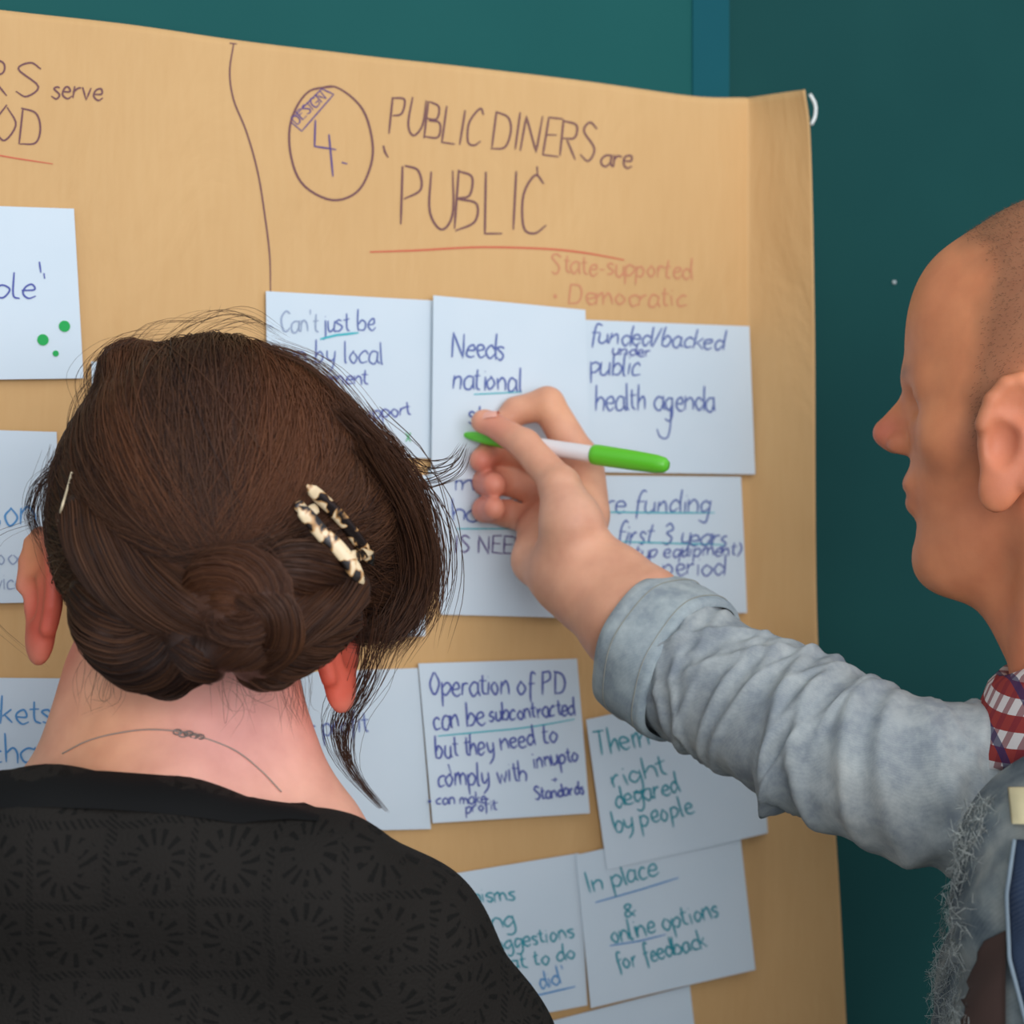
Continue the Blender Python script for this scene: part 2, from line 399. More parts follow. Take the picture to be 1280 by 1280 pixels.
write(paper, 'violet', 2.0, [('DESIGN', (370, 157), (409, 122), 7), [(364, 153), (377, 164), (417, 118), (402, 111), (366, 147)]], PS, 'heading', 'small tilted boxed note in the oval')
write(paper, 'purple', 2.9, [('PUBLIC', (482, 165), (602, 183), 25), ('DINERS', (611, 184), (744, 202), 25), ('are', (748, 206), (790, 211), 15)], PS, 'heading', 'handwritten heading PUBLIC DINERS are')
write(paper, 'purple', 3.2, [("PUBLIC", (497, 284), (682, 290), 41), [(479, 182), (481, 190), (485, 197)], [(671, 208), (672, 220)]], PS, 'heading', 'larger handwritten word PUBLIC in quotation marks')
write(paper, 'red', 2.8, [cat([(462, 315, 0), (520, 313, 0), (600, 309, 0), (680, 311, 0), (730, 316, 0), (780, 325, 0)], 30)[:, :2]], PS, 'underline', 'red underline below PUBLIC')
write(paper, 'faint_red', 2.6, [('State-supported', (688, 341), (866, 349), 14), ('* Democratic', (688, 378), (858, 384), 14)], PS, 'handwriting', 'faint red words State-supported and Democratic')

# ------------------------------------------------------------------ the white cards
cm = M('white_card', 0.6, 0.25); cm.color(cm.ramp(cm.noise(14, 3), [(0.3, lin(205, 219, 228)), (0.7, lin(211, 223, 231))])); cm.bump(cm.noise(400, 2), 0.06, 0.0003)
def card(quad, layer, label, seed=0, bow=0.0012):
    c3 = [wall(x, y, 0.006) for x, y in quad]          # tl tr br bl
    ox = np.mean([c[0] for c in c3]); oz = np.mean([c[2] for c in c3])
    def surf(x, z):
        return 0.0062+layer*0.0012+bow*(1+math.sin((x-ox)*26+seed*1.7)*math.cos((z-oz)*20+seed))*0.5
    n = 14; V = []
    for j in range(n+1):
        for i in range(n+1):
            s, t = i/n, j/n
            p = (c3[0]*(1-s)+c3[1]*s)*(1-t)+(c3[3]*(1-s)+c3[2]*s)*t
            V.append((p[0], -surf(p[0], p[2]), p[2]))
    V += [(x, y+0.0004, z) for x, y, z in V]; m = (n+1)**2
    Fc = []
    for j in range(n):
        for i in range(n):
            a = j*(n+1)+i; Fc += [[a, a+n+1, a+n+2, a+1], [m+a, m+a+1, m+a+n+2, m+a+n+1]]
    for i in range(n):
        b = n*(n+1)
        Fc += [[i, i+1, m+i+1, m+i], [b+i, m+b+i, m+b+i+1, b+i+1], [i*(n+1), m+i*(n+1), m+(i+1)*(n+1), (i+1)*(n+1)], [i*(n+1)+n, (i+1)*(n+1)+n, m+(i+1)*(n+1)+n, m+i*(n+1)+n]]
    o = mk('note_card', V, Fc, cm.m, None, smooth=False, loc=(ox, -0.006, oz))
    tag(o, label, 'card', 'handwritten cards on the brown paper')
    return o, surf
c, s = card([(-110, 254), (92, 261), (104, 473), (-104, 476)], 0, 'white card at upper left edge with three green dots and the word able', 1)
write(c, 'dark_blue', 2.8, [("able'", (-36, 372), (58, 374), 17), [(49, 327), (51, 341)]], s)
for x, y, r, k in ((80, 408, 6.5, 'green'), (53, 425, 6.5, 'green'), (69, 442, 3.5, 'green')):
    ctr = wall(x, y, s(0, 1.6)); off = s(ctr[0], ctr[2])
    v, f = tube([ctr+[0, ctr[1]*0, 0], ctr+[0, -0.0006, 0]], r/1900, 16); v = np.asarray(v); v[:, 1] += -off-0.0001-ctr[1]
    mk('green_dot', v, f, INK[k], c, smooth=False)
c, s = card([(-125, 534), (70, 540), (76, 752), (-120, 757)], 0, 'white card at left edge behind the woman\'s ear with light blue and grey words', 2)
write(c, 'light_blue', 3.0, [('reason', (-76, 658), (46, 658), 22)], s); write(c, 'grey', 2.2, [('not food', (-66, 706), (38, 706), 12), ('as service', (-70, 738), (30, 736), 12)], s)
c, s = card([(113, 452), (310, 462), (312, 650), (118, 645)], 1, 'white card almost hidden behind the crown of the woman\'s hair, corner showing left', 3)
write(c, 'grey', 2.0, [('more', (118, 472), (176, 476), 10)], s)
c, s = card([(332, 364), (545, 376), (541, 573), (334, 568)], 0, "white card starting Can't just be, with a cyan underline and a green cross", 4)
write(c, 'grey', 2.4, [("- Can't", (334, 414), (398, 415), 14)], s)
write(c, 'blue', 2.4, [("just be", (402, 415), (470, 413), 14), ("run by local", (346, 453), (480, 455), 15)], s)
write(c, 'dark_blue', 2.4, [("government", (350, 482), (461, 480), 11), ("with support", (400, 532), (515, 518), 10)], s)
write(c, 'cyan', 3.4, [[(400, 424), (420, 419), (448, 416)]], s, 'underline', 'cyan underline')
write(c, 'green', 2.4, [[(507, 541), (513, 552)], [(513, 541), (507, 552)]], s, 'cross_mark', 'small green cross')
c, s = card([(538, 370), (728, 388), (735, 590), (536, 602)], 3, 'white card reading Needs national, behind the hand and pen tip', 5)
write(c, 'blue', 2.9, [('Needs', (563, 446), (632, 449), 17), ('national', (566, 486), (652, 489), 16), ('state', (583, 530), (650, 530), 14)], s)
write(c, 'cyan', 2.0, [[(592, 493), (652, 490)]], s, 'underline', 'cyan underline')
c, s = card([(345, 598), (537, 594), (531, 795), (345, 798)], 0, 'white card mostly hidden behind the woman\'s hair beside her right ear', 6)
write(c, 'blue', 2.4, [('local food', (400, 660), (520, 655), 14)], s)
c, s = card([(534, 585), (716, 590), (705, 772), (550, 768)], 1, 'white card reading is needed, below the fingers of the writing hand', 7)
write(c, 'blue', 2.8, [('must', (566, 614), (640, 614), 14), ('have', (562, 652), (640, 652), 15), ], s)
write(c, 'violet', 2.6, [('IS NEEDED', (566, 690), (690, 694), 12)], s)
write(c, 'cyan', 2.0, [[(570, 661), (640, 661)]], s, 'underline', 'teal underline')
c, s = card([(727, 400), (935, 408), (942, 593), (733, 590)], 1, 'white card above the green pen cap reading funded/backed under public health agenda', 8)
write(c, 'blue', 2.7, [('funded/backed', (736, 429), (905, 437), 13, .15), ('public', (737, 467), (800, 470), 15), ('health agenda', (744, 512), (894, 514), 17)], s)
write(c, 'dark_blue', 2.3, [('under', (764, 443), (814, 446), 8)], s)
write(c, 'blue', 2.3, [cat([(838, 510, 0), (838, 530, 0), (834, 547, 0), (825, 546, 0), (821, 536, 0)], 12)[:, :2]], s)
c, s = card([(712, 594), (925, 596), (933, 766), (716, 772)], 0, 'white card below the green pen cap reading more funding, first 3 years', 9)
write(c, 'blue', 2.6, [('more funding', (716, 640), (890, 641), 15, .15), ('first 3 years', (770, 679), (908, 684), 15, .15)], s)
write(c, 'dark_blue', 2.3, [('(setup equipment)', (768, 698), (926, 694), 10, .15), ('time period', (760, 722), (908, 718), 14, .1)], s)
write(c, 'cyan', 2.2, [[(752, 640), (830, 641), (893, 641)], [(772, 677), (905, 681)]], s, 'underline', 'two thin cyan underlines')
c, s = card([(325, 842), (522, 835), (538, 1036), (330, 1041)], 0, 'white card beside the woman\'s neck reading profit, behind a lock of hair', 10)
write(c, 'blue', 2.6, [('for profit', (366, 924), (462, 914), 15)], s)
c, s = card([(521, 829), (718, 823), (735, 1016), (538, 1028)], 2, 'white card reading Operation of PD can be subcontracted', 11)
write(c, 'dark_blue', 2.9, [('Operation of PD', (535, 869), (708, 868), 16), ('can be', (541, 912), (607, 905), 16), ('subcontracted', (612, 902), (720, 893), 12),
      ('but they', (545, 947), (618, 942), 15), ('need to', (626, 938), (698, 928), 14), ('comply with', (546, 984), (660, 976), 15), ('innupto', (666, 960), (724, 952), 12), ('Standards', (668, 1000), (731, 992), 9)], s)
write(c, 'dark_blue', 2.5, [('* can make', (535, 1006), (608, 1004), 8), ('profit', (582, 1016), (622, 1012), 8), [(560, 955), (564, 968)], ('+', (688, 978), (698, 978), 8)], s)
write(c, 'cyan', 2.2, [cat([(547, 920, 0), (600, 915, 0), (660, 909, 0), (718, 899, 0)], 14)[:, :2]], s, 'underline', 'pale green underline')
c, s = card([(729, 899), (938, 852), (957, 1040), (755, 1086)], 3, 'tilted white card reading right degared by people, below the denim sleeve', 12)
write(c, 'teal', 2.7, [('Them', (745, 946), (812, 932), 17), ('to', (830, 930), (860, 924), 14), ('right', (766, 986), (836, 968), 15), ('degared', (768, 1010), (852, 990), 14), ('by people', (768, 1041), (868, 1016), 14)], s)
c, s = card([(508, 1101), (722, 1066), (733, 1256), (520, 1296)], 1, 'tilted white card reading mechanisms showing, beside the woman\'s black shoulder', 13)
write(c, 'teal', 2.7, [('mechanisms', (520, 1136), (645, 1124), 11), ('showing', (545, 1176), (646, 1156), 13), ('local suggestions', (560, 1200), (718, 1172), 11), ('on what to do', (580, 1223), (720, 1198), 11)], s)
write(c, 'light_blue', 2.6, [("we did'", (640, 1246), (708, 1228), 12), [(630, 1251), (676, 1243), (719, 1233)]], s)
c, s = card([(717, 1068), (920, 1022), (941, 1211), (736, 1259)], 2, 'tilted white card reading In place and online options for feedback', 14)
write(c, 'teal', 2.8, [('In place', (735, 1118), (824, 1094), 15), ('&', (778, 1148), (796, 1144), 12), ('online options', (764, 1180), (900, 1146), 14), ('for feedback', (772, 1214), (884, 1184), 13)], s)
write(c, 'light_blue', 2.2, [[(744, 1128), (800, 1112), (848, 1097)], [(762, 1182), (800, 1176), (832, 1168)]], s, 'underline', 'thin blue underlines')
c, s = card([(672, 1280), (862, 1232), (884, 1420), (692, 1466)], 0, 'blank topped white card cut off by the bottom of the picture', 15)
c, s = card([(-130, 846), (92, 848), (96, 1045), (-126, 1046)], 0, 'white card left of the woman\'s neck with light blue words markets and chain', 16)
write(c, 'light_blue', 3.0, [('markets', (-66, 903), (66, 906), 18), ('chains', (-16, 954), (98, 952), 19)], s)
# ------------------------------------------------------------------ skin
def skin(name, rough=0.5):
    m = M(name, rough, 0.35); a = m.n('ShaderNodeVertexColor', layer_name='Col').outputs['Color']
    mott = m.ramp(m.noise(55, 4), [(0.3, (0.86, 0.80, 0.80, 1)), (0.7, (1, 1, 1, 1))])
    m.color(m.mix(1.0, a, mott, 'MULTIPLY')); m.bump(m.noise(900, 3), 0.12, 0.0004)
    m.b.inputs['Subsurface Weight'].default_value = 0.12; m.b.inputs['Subsurface Radius'].default_value = (0.012, 0.004, 0.002)
    m.b.inputs['Subsurface Scale'].default_value = 0.5
    return m.m
SK = skin('skin')
def c3(*a): return np.array(lin(*a)[:3])

# ------------------------------------------------------------------ the woman, seen from behind
DW = 1.05
def wq(x, y, d=DW): return q(x, y, d)
k_ = DW/FPX                        # metres per pixel at her depth
base_w = P(215, 640, 1.06); base_w[2] = 0
woman = empty('person', base_w)
tag(woman, 'woman seen from behind with dark brown pinned-up hair and black openwork sweater', 'person')

def ear(p, c, up, out, fwd, s=1.0):       # an ear: shell, rim, hollow, lobe
    ax = np.array([out, up, fwd]); c = np.asarray(c)
    d = ell(p, c+up*0.004*s, np.array([0.0065, 0.030, 0.0175])*s, ax)
    d = smin(d, ell(p, c-up*0.024*s+fwd*0.004*s, np.array([0.0055, 0.0115, 0.0095])*s, ax), 0.006*s)
    rim = [c+(up*(0.003+0.028*math.sin(a))+(-fwd)*0.016*math.cos(a)+out*0.003)*s for a in np.linspace(-0.9, 3.0, 9)]
    d = smin(d, chain(p, rim, [0.0036*s]*9, 0.002), 0.004*s)
    d = smax(d, -ell(p, c+out*0.008*s+fwd*0.005*s-up*0.001*s, np.array([0.008, 0.0125, 0.0085])*s, ax), 0.003*s)
    d = smax(d, -ell(p, c+out*0.0085*s-fwd*0.001*s+up*0.016*s, np.array([0.0055, 0.0075, 0.0095])*s, ax), 0.003*s)
    return d
def frame_of(out, up):
    out = np.array(out, float); out /= np.linalg.norm(out); up = np.array(up, float); up -= out*(up@out); up /= np.linalg.norm(up)
    return out, up, np.cross(out, up)
oL, uL, fL = frame_of((-.72, -.62, .1), (-.22, 0.05, 1)); fL = fL if fL[1] > 0 else -fL
oR, uR, fR = frame_of((.80, -.52, .1), (.22, 0.05, 1)); fR = fR if fR[1] > 0 else -fR
hc = wq(262, 640, 1.075)
SHO = dict(
  neck=[wq(235, 800, 1.075), wq(222, 900, 1.065), wq(218, 1010, 1.05), wq(215, 1090, 1.045)],
)
def skull(p):
    d = ell(p, hc, (0.066, 0.086, 0.084))
    d = smin(d, ell(p, wq(240, 735, 1.13), (0.056, 0.062, 0.070)), 0.03)      # face and jaw, away from us
    d = smin(d, ell(p, wq(236, 690, 1.190), (0.010, 0.018, 0.017)), 0.012)     # nose
    d = smin(d, ell(p, wq(238, 760, 1.178), (0.022, 0.012, 0.008)), 0.008)    # lips
    for x in (200, 276): d = smax(d, -ell(p, wq(x, 668, 1.186), (0.015, 0.012, 0.008)), 0.008); 
    for x in (200, 276): d = smin(d, ell(p, wq(x, 668, 1.170), (0.011, 0.011, 0.009)), 0.003)
    return d
def woman_f(p):
    d = skull(p)
    n = chain(p, SHO['neck'], [0.055, 0.0525, 0.060, 0.075], 0.02)
    d = smin(d, n, 0.012)
    # tendons and trapezius
    for a, b in (((130, 850), (90, 1010)), ((330, 860), (370, 1020))):
        d = smin(d, cone(p, wq(*a, 1.055), wq(*b, 1.045), 0.014, 0.024), 0.022)
    d = smin(d, chain(p, [wq(215, 1080, 1.035), wq(60, 1092, 1.035), wq(-60, 1130, 1.05)], [0.045, 0.036, 0.034], 0.02), 0.03)
    d = smin(d, chain(p, [wq(215, 1080, 1.035), wq(380, 1110, 1.035), wq(500, 1190, 1.05)], [0.045, 0.036, 0.034], 0.02), 0.03)
    d = smin(d, ell(p, wq(222, 1000, 1.003), (0.012, 0.010, 0.014)), 0.02)
    d = smin(d, ear(p, wq(54, 744, 1.058), uL, oL, fL, 1.0), 0.006)
    d = smin(d, ear(p, wq(422, 806, 1.062), uR, oR, fR, .98), 0.006)
    return d
def woman_col(v):
    base = c3(240, 180, 152); red = c3(216, 98, 76); pink = c3(250, 180, 168); warm = c3(236, 164, 120)
    c = np.tile(base, (len(v), 1))
    def bl(w, col):
        nonlocal c
        w = np.clip(w, 0, 1)[:, None]; c = c*(1-w)+col*w
    bl(gs(v, wq(290, 900, 1.0), (.05, .08, .04)), pink); bl(gs(v, wq(120, 930, 1.0), (.035, .1, .06))*0.8, warm)  # neck pinker right, darker orange left: side light put into the skin
    bl(gs(v, wq(52, 745, 1.05), (.022, .04, .045))*1.2, red); bl(gs(v, wq(425, 820, 1.05), (.024, .04, .040))*1.3, red)
    bl(gs(v, wq(30, 690, 1.05), (.010, .04, .018))*.8, c3(225, 150, 100))
    return c
body('body', woman_f, wq(-140, 1190, .92)-[.0, 0, 0], wq(600, 440, 1.22)+[0.02, 0, 0.02], 0.0024, SK, woman, woman_col)

# ---- hair
hm = M('dark_brown_hair', 0.46, 0.28)
hcol = hm.n('ShaderNodeVertexColor', layer_name='Col').outputs['Color']; hm.color(hcol)
hm.b.inputs['Anisotropic'].default_value = 0.4
HM = hm.m
LOCKS = [  # twisted locks of the low roll: pixel path with depth, radius px
  ([(96, 640, 1.000), (125, 690, .985), (175, 735, .975), (240, 762, .966), (300, 770, .962)], [22, 36, 42, 40, 30], 2.0),
  ([(112, 740, 1.000), (135, 790, .985), (180, 822, .978), (232, 820, .970), (262, 780, .962)], [26, 38, 40, 36, 24], -2.2),
  ([(244, 745, .965), (262, 718, .955), (305, 712, .952), (336, 742, .954), (318, 778, .954), (276, 782, .955), (262, 758, .953)], [16, 22, 26, 26, 24, 20, 12], 2.5),
  ([(266, 762, .958), (286, 748, .954), (304, 744, .954)], [18, 22, 14], 1.0),
  ([(300, 745, .952), (340, 760, .950), (352, 800, .958), (330, 835, .968)], [14, 22, 22, 12], 1.6),
  ([(225, 800, .960), (246, 826, .962), (270, 842, .970)], [16, 20, 10], -1.0),
  ([(440, 735, 1.005), (400, 760, .985), (352, 778, .972), (310, 800, .965), (270, 812, .965)], [24, 32, 38, 36, 24], -2.0),
  ([(436, 770, 1.015), (395, 800, .995), (352, 818, .982), (310, 824, .975)], [18, 28, 32, 24], 2.0),
  ([(420, 700, .990), (370, 712, .970), (330, 726, .960)], [26, 32, 22], 1.2),
  ([(150, 800, .990), (190, 838, .980), (215, 850, .980), (236, 838, .975)], [18, 24, 20, 12], 1.0),
  ([(375, 800, .990), (348, 835, .985), (320, 838, .980), (300, 820, .975)], [16, 22, 18, 12], 1.0),
]
LK = [(cat([wq(*a) for a in pts], 14), np.interp(np.linspace(0, 1, 14), np.linspace(0, 1, len(r)), r)*k_*.95, tw) for pts, r, tw in LOCKS]
def crown(p):
    d = ell(p, wq(270, 585, 1.080), (0.0690, 0.100, 0.0675))
    d = smin(d, ell(p, wq(250, 640, 1.078), (0.0740, 0.098, 0.066)), 0.02)
    d = smin(d, ell(p, wq(348, 643, 1.075), (0.0630, 0.092, 0.066)), 0.02)
    d = smin(d, ell(p, wq(250, 700, 1.045), (0.066, 0.075, 0.050)), 0.02)
    d = smin(d, ell(p, wq(484, 710, 1.110), (0.022, 0.045, 0.036)), 0.012)     # loose hair in front of the right ear
    d = smin(d, ell(p, wq(172, 468, 1.09), (0.018, 0.045, 0.016)), 0.010)
    return d
def hairf(p):
    d = crown(p)
    for pts, r, tw in LK: d = smin(d, chain(p, pts[::2].tolist()+[pts[-1]], list(r[::2])+[r[-1]], 0.002), 0.004)
    return d
def keep_neck(p):                  # open the cap at the ears and nape
    d = hairf(p)
    d = smax(d, -ell(p, wq(46, 775, 1.075), (0.020, 0.050, 0.040)), 0.004)
    d = smax(d, -ell(p, wq(434, 838, 1.075), (0.022, 0.06, 0.030)), 0.004)
    return d
def hair_tone(v, n=0.0):
    dark = c3(42, 26, 20); mid = c3(88, 56, 36); red = c3(124, 72, 42)
    t = np.array([mn.noise(Vector((a[0]*26, a[1]*8, a[2]*20))) for a in v])*0.5+0.35+n
    t = np.clip(t, 0, 1)[:, None]
    c = dark*(1-t)+mid*t
    r = np.clip(gs(v, wq(365, 520, 1.0), (.030, .08, .030))*.45+gs(v, wq(140, 470, 1.0), (.014, .08, .030))*.4+gs(v, wq(300, 740, .96), (.030, .05, .020))*.3, 0, .6)[:, None]
    return c*(1-r)+red*r
hair = body('hair', keep_neck, wq(10, 910, .92), wq(620, 385, 1.20)+[0, 0, .01], 0.0022, HM, woman, lambda v: hair_tone(v, -.22))
hair['label'] = 'dark brown hair rolled and pinned low at the nape'
O = wq(272, 610, 1.09)
def on_crown(dirs, off):           # star-shaped: where rays from O leave the cap
    sh = dirs.shape[:-1]; d = dirs.reshape(-1, 3); d = d/np.linalg.norm(d, axis=1)[:, None]
    r = np.full(len(d), 0.16)
    for _ in range(14): r -= 0.9*crown(O+d*r[:, None])
    return (O+d*(r+off.ravel())[:, None]).reshape(sh+(3,))
# combed strands: from the hairline all round, converging on the roll
N = 7000; K = 18
a0 = rng.uniform(-0.25*np.pi, 1.25*np.pi, N)          # angle round the head in the picture plane
dep = rng.uniform(-0.95, 0.75, N)                       # how far round the front it starts
st = np.stack([np.cos(a0), dep, np.sin(a0)], 1)
end_px = np.stack([rng.uniform(120, 430, N), rng.uniform(690, 735, N)], 1)
end_px[:, 0] = np.clip(272+np.cos(a0)*110+rng.normal(0, 55, N), 95, 450)
end_px[:, 1] = 705-np.abs(end_px[:, 0]-270)*0.22+rng.normal(0, 10, N)
en = np.array([wq(x, y, 0.965) for x, y in end_px])-O
st /= np.linalg.norm(st, axis=1)[:, None]; en /= np.linalg.norm(en, axis=1)[:, None]
t = np.linspace(0, 1, K)[None, :, None]
side = np.cross(st, en); side /= np.linalg.norm(side, axis=1)[:, None]+1e-9
dirs = st[:, None]*(1-t)+en[:, None]*t+side[:, None]*(np.sin(t*np.pi)*(0.10*np.cos(a0)+rng.normal(0, .03, N))[:, None, None])
clump = np.array([mn.noise(Vector((math.cos(a)*7+dd, math.sin(a)*7, dd*3))) for a, dd in zip(a0, dep)])
off = (0.0002+np.abs(rng.normal(0, 0.0008, N))+0.0022*np.clip(clump+.2, 0, 1))[:, None]*np.interp(np.linspace(0, 1, K), [0, .3, .8, 1], [.8, 1, 1, .2])[None]
G = on_crown(dirs, off)
G += (np.array([1, 0, 1.])*0.0003)*np.sin(t*22+rng.uniform(0, 6, N)[:, None, None])
V, Fq = strands(G, rng.uniform(0.00018, 0.0004, N))
tone = rng.normal(0, .22, N)+clump*.5
midc = hair_tone(G[:, K//2], tone)
o = fast('combed_strands', w3(V), Fq, HM, hair, np.repeat(midc, K*3, 0)); o['kind'] = 'stuff'
# strands wrapped round each lock
SV, SF, SC, so = [], [], [], 0
for pts, r, tw in LK:
    n = 420; K = 22
    P_ = cat(pts, K); tt, nn, bb = frames(P_); R = np.interp(np.linspace(0, 1, K), np.linspace(0, 1, len(r)), r)
    ph = rng.uniform(0, 2*np.pi, n)[:, None]+tw*np.linspace(0, 1, K)[None]*1.3+rng.normal(0, .12, (n, 1))
    rr = (R[None]*(1+0.03*np.sin(ph*5))+rng.uniform(-0.0002, .0016, (n, 1))+.0007*np.sin(np.linspace(0, 5, K)[None]+rng.uniform(0, 6, (n, 1))))
    G = P_[None]+rr[..., None]*(np.cos(ph)[..., None]*nn[None]+np.sin(ph)[..., None]*bb[None])
    v, f = strands(G, rng.uniform(0.0002, 0.00042, n)); SV.append(v); SF.append(f+so); so += len(v)
    SC.append(np.repeat(hair_tone(G[:, K//2], rng.normal(.05, .3, n)), K*3, 0))
o = fast('rolled_strands', w3(np.concatenate(SV)), np.concatenate(SF), HM, hair, np.concatenate(SC)); o['kind'] = 'stuff'
# loose hair: groups of guides with scatter
def loose(name, groups, label=None, rmin=.00014, rmax=.0003, tone=0.0, K=16):
    SV, SF, SC, so = [], [], [], 0
    for path, n, s0, s1, *rest in groups:
        g = cat([wq(*a) for a in path], K); u = np.linspace(0, 1, K)[None, :, None]
        d = rng.normal(0, 1, (n, 1, 3))*np.array([1, 1, .6]); d2 = rng.normal(0, 1, (n, 1, 3))
        sp = (s0*(1-u)+s1*u)*k_
        G = g[None]+d*sp+d2*sp*0.5*np.sin(u*np.pi*1.3)
        v, f = strands(G, rng.uniform(rmin, rmax, n)); SV.append(v); SF.append(f+so); so += len(v)
        SC.append(np.repeat(hair_tone(G[:, K//2], rng.normal(tone, .2, n)), K*3, 0))
    o = fast(name, w3(np.concatenate(SV)), np.concatenate(SF), HM, hair, np.concatenate(SC)); o['kind'] = 'stuff'
    if label: o['label'] = label
loose('side_wisps', [
  ([(430, 520, 1.03), (490, 590, 1.05), (516, 680, 1.07), (516, 760, 1.08), (480, 810, 1.08)], 420, 13, 15),
  ([(455, 560, 1.02), (500, 640, 1.05), (516, 720, 1.07), (480, 790, 1.07), (440, 790, 1.06)], 350, 14, 10),
  ([(470, 590, 1.03), (522, 650, 1.06), (534, 720, 1.07), (508, 790, 1.08)], 110, 8, 9),
  ([(470, 540, 1.05), (520, 580, 1.09), (562, 578, 1.12), (580, 556, 1.13)], 12, 10, 4),
  ([(480, 600, 1.05), (530, 606, 1.08), (570, 590, 1.11), (584, 560, 1.12)], 9, 9, 4),
  ([(480, 560, 1.05), (540, 640, 1.08), (556, 720, 1.1), (540, 790, 1.1)], 26, 16, 14),
], 'wispy loose hair over the right temple and ear')
loose('hanging_tail', [
  ([(478, 760, 1.06), (470, 800, 1.065), (448, 860, 1.07), (424, 905, 1.07), (434, 955, 1.07), (476, 1010, 1.07)], 60, 20, 1.2),
  ([(470, 780, 1.06), (462, 850, 1.065), (440, 900, 1.07), (440, 960, 1.07), (484, 1014, 1.07)], 24, 16, 2.0),
], 'thin lock of hair hanging beside the right ear', .0001, .00022)
loose('flyaway_hairs', [
  ([(200, 440, 1.05), (250, 408, 1.04), (300, 398, 1.05), (350, 420, 1.06)], 22, 14, 8),
  ([(120, 520, 1.04), (110, 470, 1.05), (150, 430, 1.05), (210, 420, 1.05)], 26, 10, 10),
  ([(90, 560, 1.03), (105, 500, 1.04), (135, 455, 1.05)], 30, 8, 8),
  ([(150, 450, 1.05), (190, 405, 1.06), (260, 400, 1.06), (275, 385, 1.07)], 5, 6, 8),
  ([(330, 430, 1.05), (400, 460, 1.05), (460, 530, 1.05), (500, 600, 1.06)], 60, 8, 8),
  ([(80, 580, 1.04), (48, 610, 1.05), (40, 650, 1.06), (62, 690, 1.05)], 60, 7, 5),
  ([(90, 560, 1.03), (70, 620, 1.03), (80, 700, 1.03), (110, 750, 1.02)], 160, 12, 10),
  ([(40, 650, 1.05), (-10, 680, 1.06), (-20, 760, 1.07), (50, 830, 1.07)], 3, 6, 6),
  ([(190, 800, .962), (270, 770, .950), (330, 780, .955), (390, 760, .975)], 40, 22, 22),
  ([(140, 700, .975), (200, 760, .965), (260, 790, .955), (320, 800, .960)], 40, 20, 24),
  ([(250, 700, .950), (320, 700, .948), (350, 750, .952), (330, 800, .958)], 36, 16, 16),
], None, .00006, .00015, -.1)
loose('nape_hairs', [
  ([(300, 825, .992), (306, 858, 1.0), (312, 880, 1.004)], 30, 26, 28),
  ([(135, 825, 1.01), (128, 860, 1.013), (124, 885, 1.012)], 34, 14, 14),
  ([(362, 820, 1.012), (370, 865, 1.016), (376, 905, 1.018)], 40, 12, 11),
], None, .00004, .00009, .1)
# ---- tortoiseshell clip and pin
tm = M('tortoiseshell', 0.25, 0.6); tm.color(tm.ramp(tm.noise(110, 2, dist=.5), [(0.47, lin(238, 212, 170)), (0.51, lin(200, 150, 95)), (0.545, lin(30, 22, 20))]))
clip = empty('hair_clip', (0, 0, 0)); clip.parent = woman; clip['label'] = 'cream and black tortoiseshell open barrette'
def bar(pts, wd, th):             # rounded flat bar standing on the hair
    c = cat([wq(x, y, 1.0) for x, y in pts], 14)
    for i in range(len(c)):      # find the hair surface in front
        d = .90; u = c[i]/c[i][1]
        for _ in range(30): d += 0.8*float(hairf((u*d)[None])[0])
        c[i] = u*(d-0.0050)
    lnr = np.linspace(c[0, 1], c[-1, 1], len(c)); lnr -= max(0, (lnr-c[:, 1]).max()); c[:, 1] = lnr
    tt = np.gradient(c, axis=0); tt /= np.linalg.norm(tt, axis=1)[:, None]; fw = np.array([0.25, -1, 0.1]); sd = np.cross(tt, fw); sd /= np.linalg.norm(sd, axis=1)[:, None]
    up = np.cross(sd, tt); v = []; ns = 12; n = len(c)
    for i in range(n):
        e = min(i, n-1-i)/(n-1); s = min(1, math.sqrt(max(0.02, 1-(1-min(1, e*7))**2)))
        for j in range(ns):
            a = j*2*math.pi/ns; ca, sa = math.cos(a), math.sin(a)
            v.append(c[i]+sd[i]*wd*s*np.sign(ca)*abs(ca)**.6+up[i]*th*s*np.sign(sa)*abs(sa)**.6)
    f = [[i*ns+j, i*ns+(j+1) % ns, (i+1)*ns+(j+1) % ns, (i+1)*ns+j] for i in range(n-1) for j in range(ns)]+[list(range(ns))[::-1], [(n-1)*ns+j for j in range(ns)]]
    return np.array(v), f
def clip_part(nm, bars):
    v, f = merge(bars); o = mk(nm, w3(v)-np.array(woman.location), f, tm.m, None); o.parent = clip; return o
clip_part('bar', [bar([(378, 633), (412, 672), (458, 728)], .0037, .0018)])
clip_part('bar', [bar([(387, 607), (428, 650), (469, 706)], .0033, .0018)])
clip_part('bridge', [bar([(370, 628), (383, 640), (398, 634)], .0028, .0016)])
clip_part('bridge', [bar([(440, 694), (452, 694), (466, 686)], .0026, .0016)])
gold = plain('pale_gold', (0.72, 0.58, 0.38, 1), 0.3, 0.6)
pin = []
for x, y in [(90, 590), (84, 612), (78, 632), (72, 656)]:
    d = .9; u = q(x, y, 1.0)
    for _ in range(30): d += 0.8*float(hairf((u*d)[None])[0])
    pin.append(u*(d-.0075))
v, f = tube(cat(pin, 12), .0006, 6); o = mk('hair_pin', w3(v), f, gold, woman); o['label'] = 'thin gold hair pin'
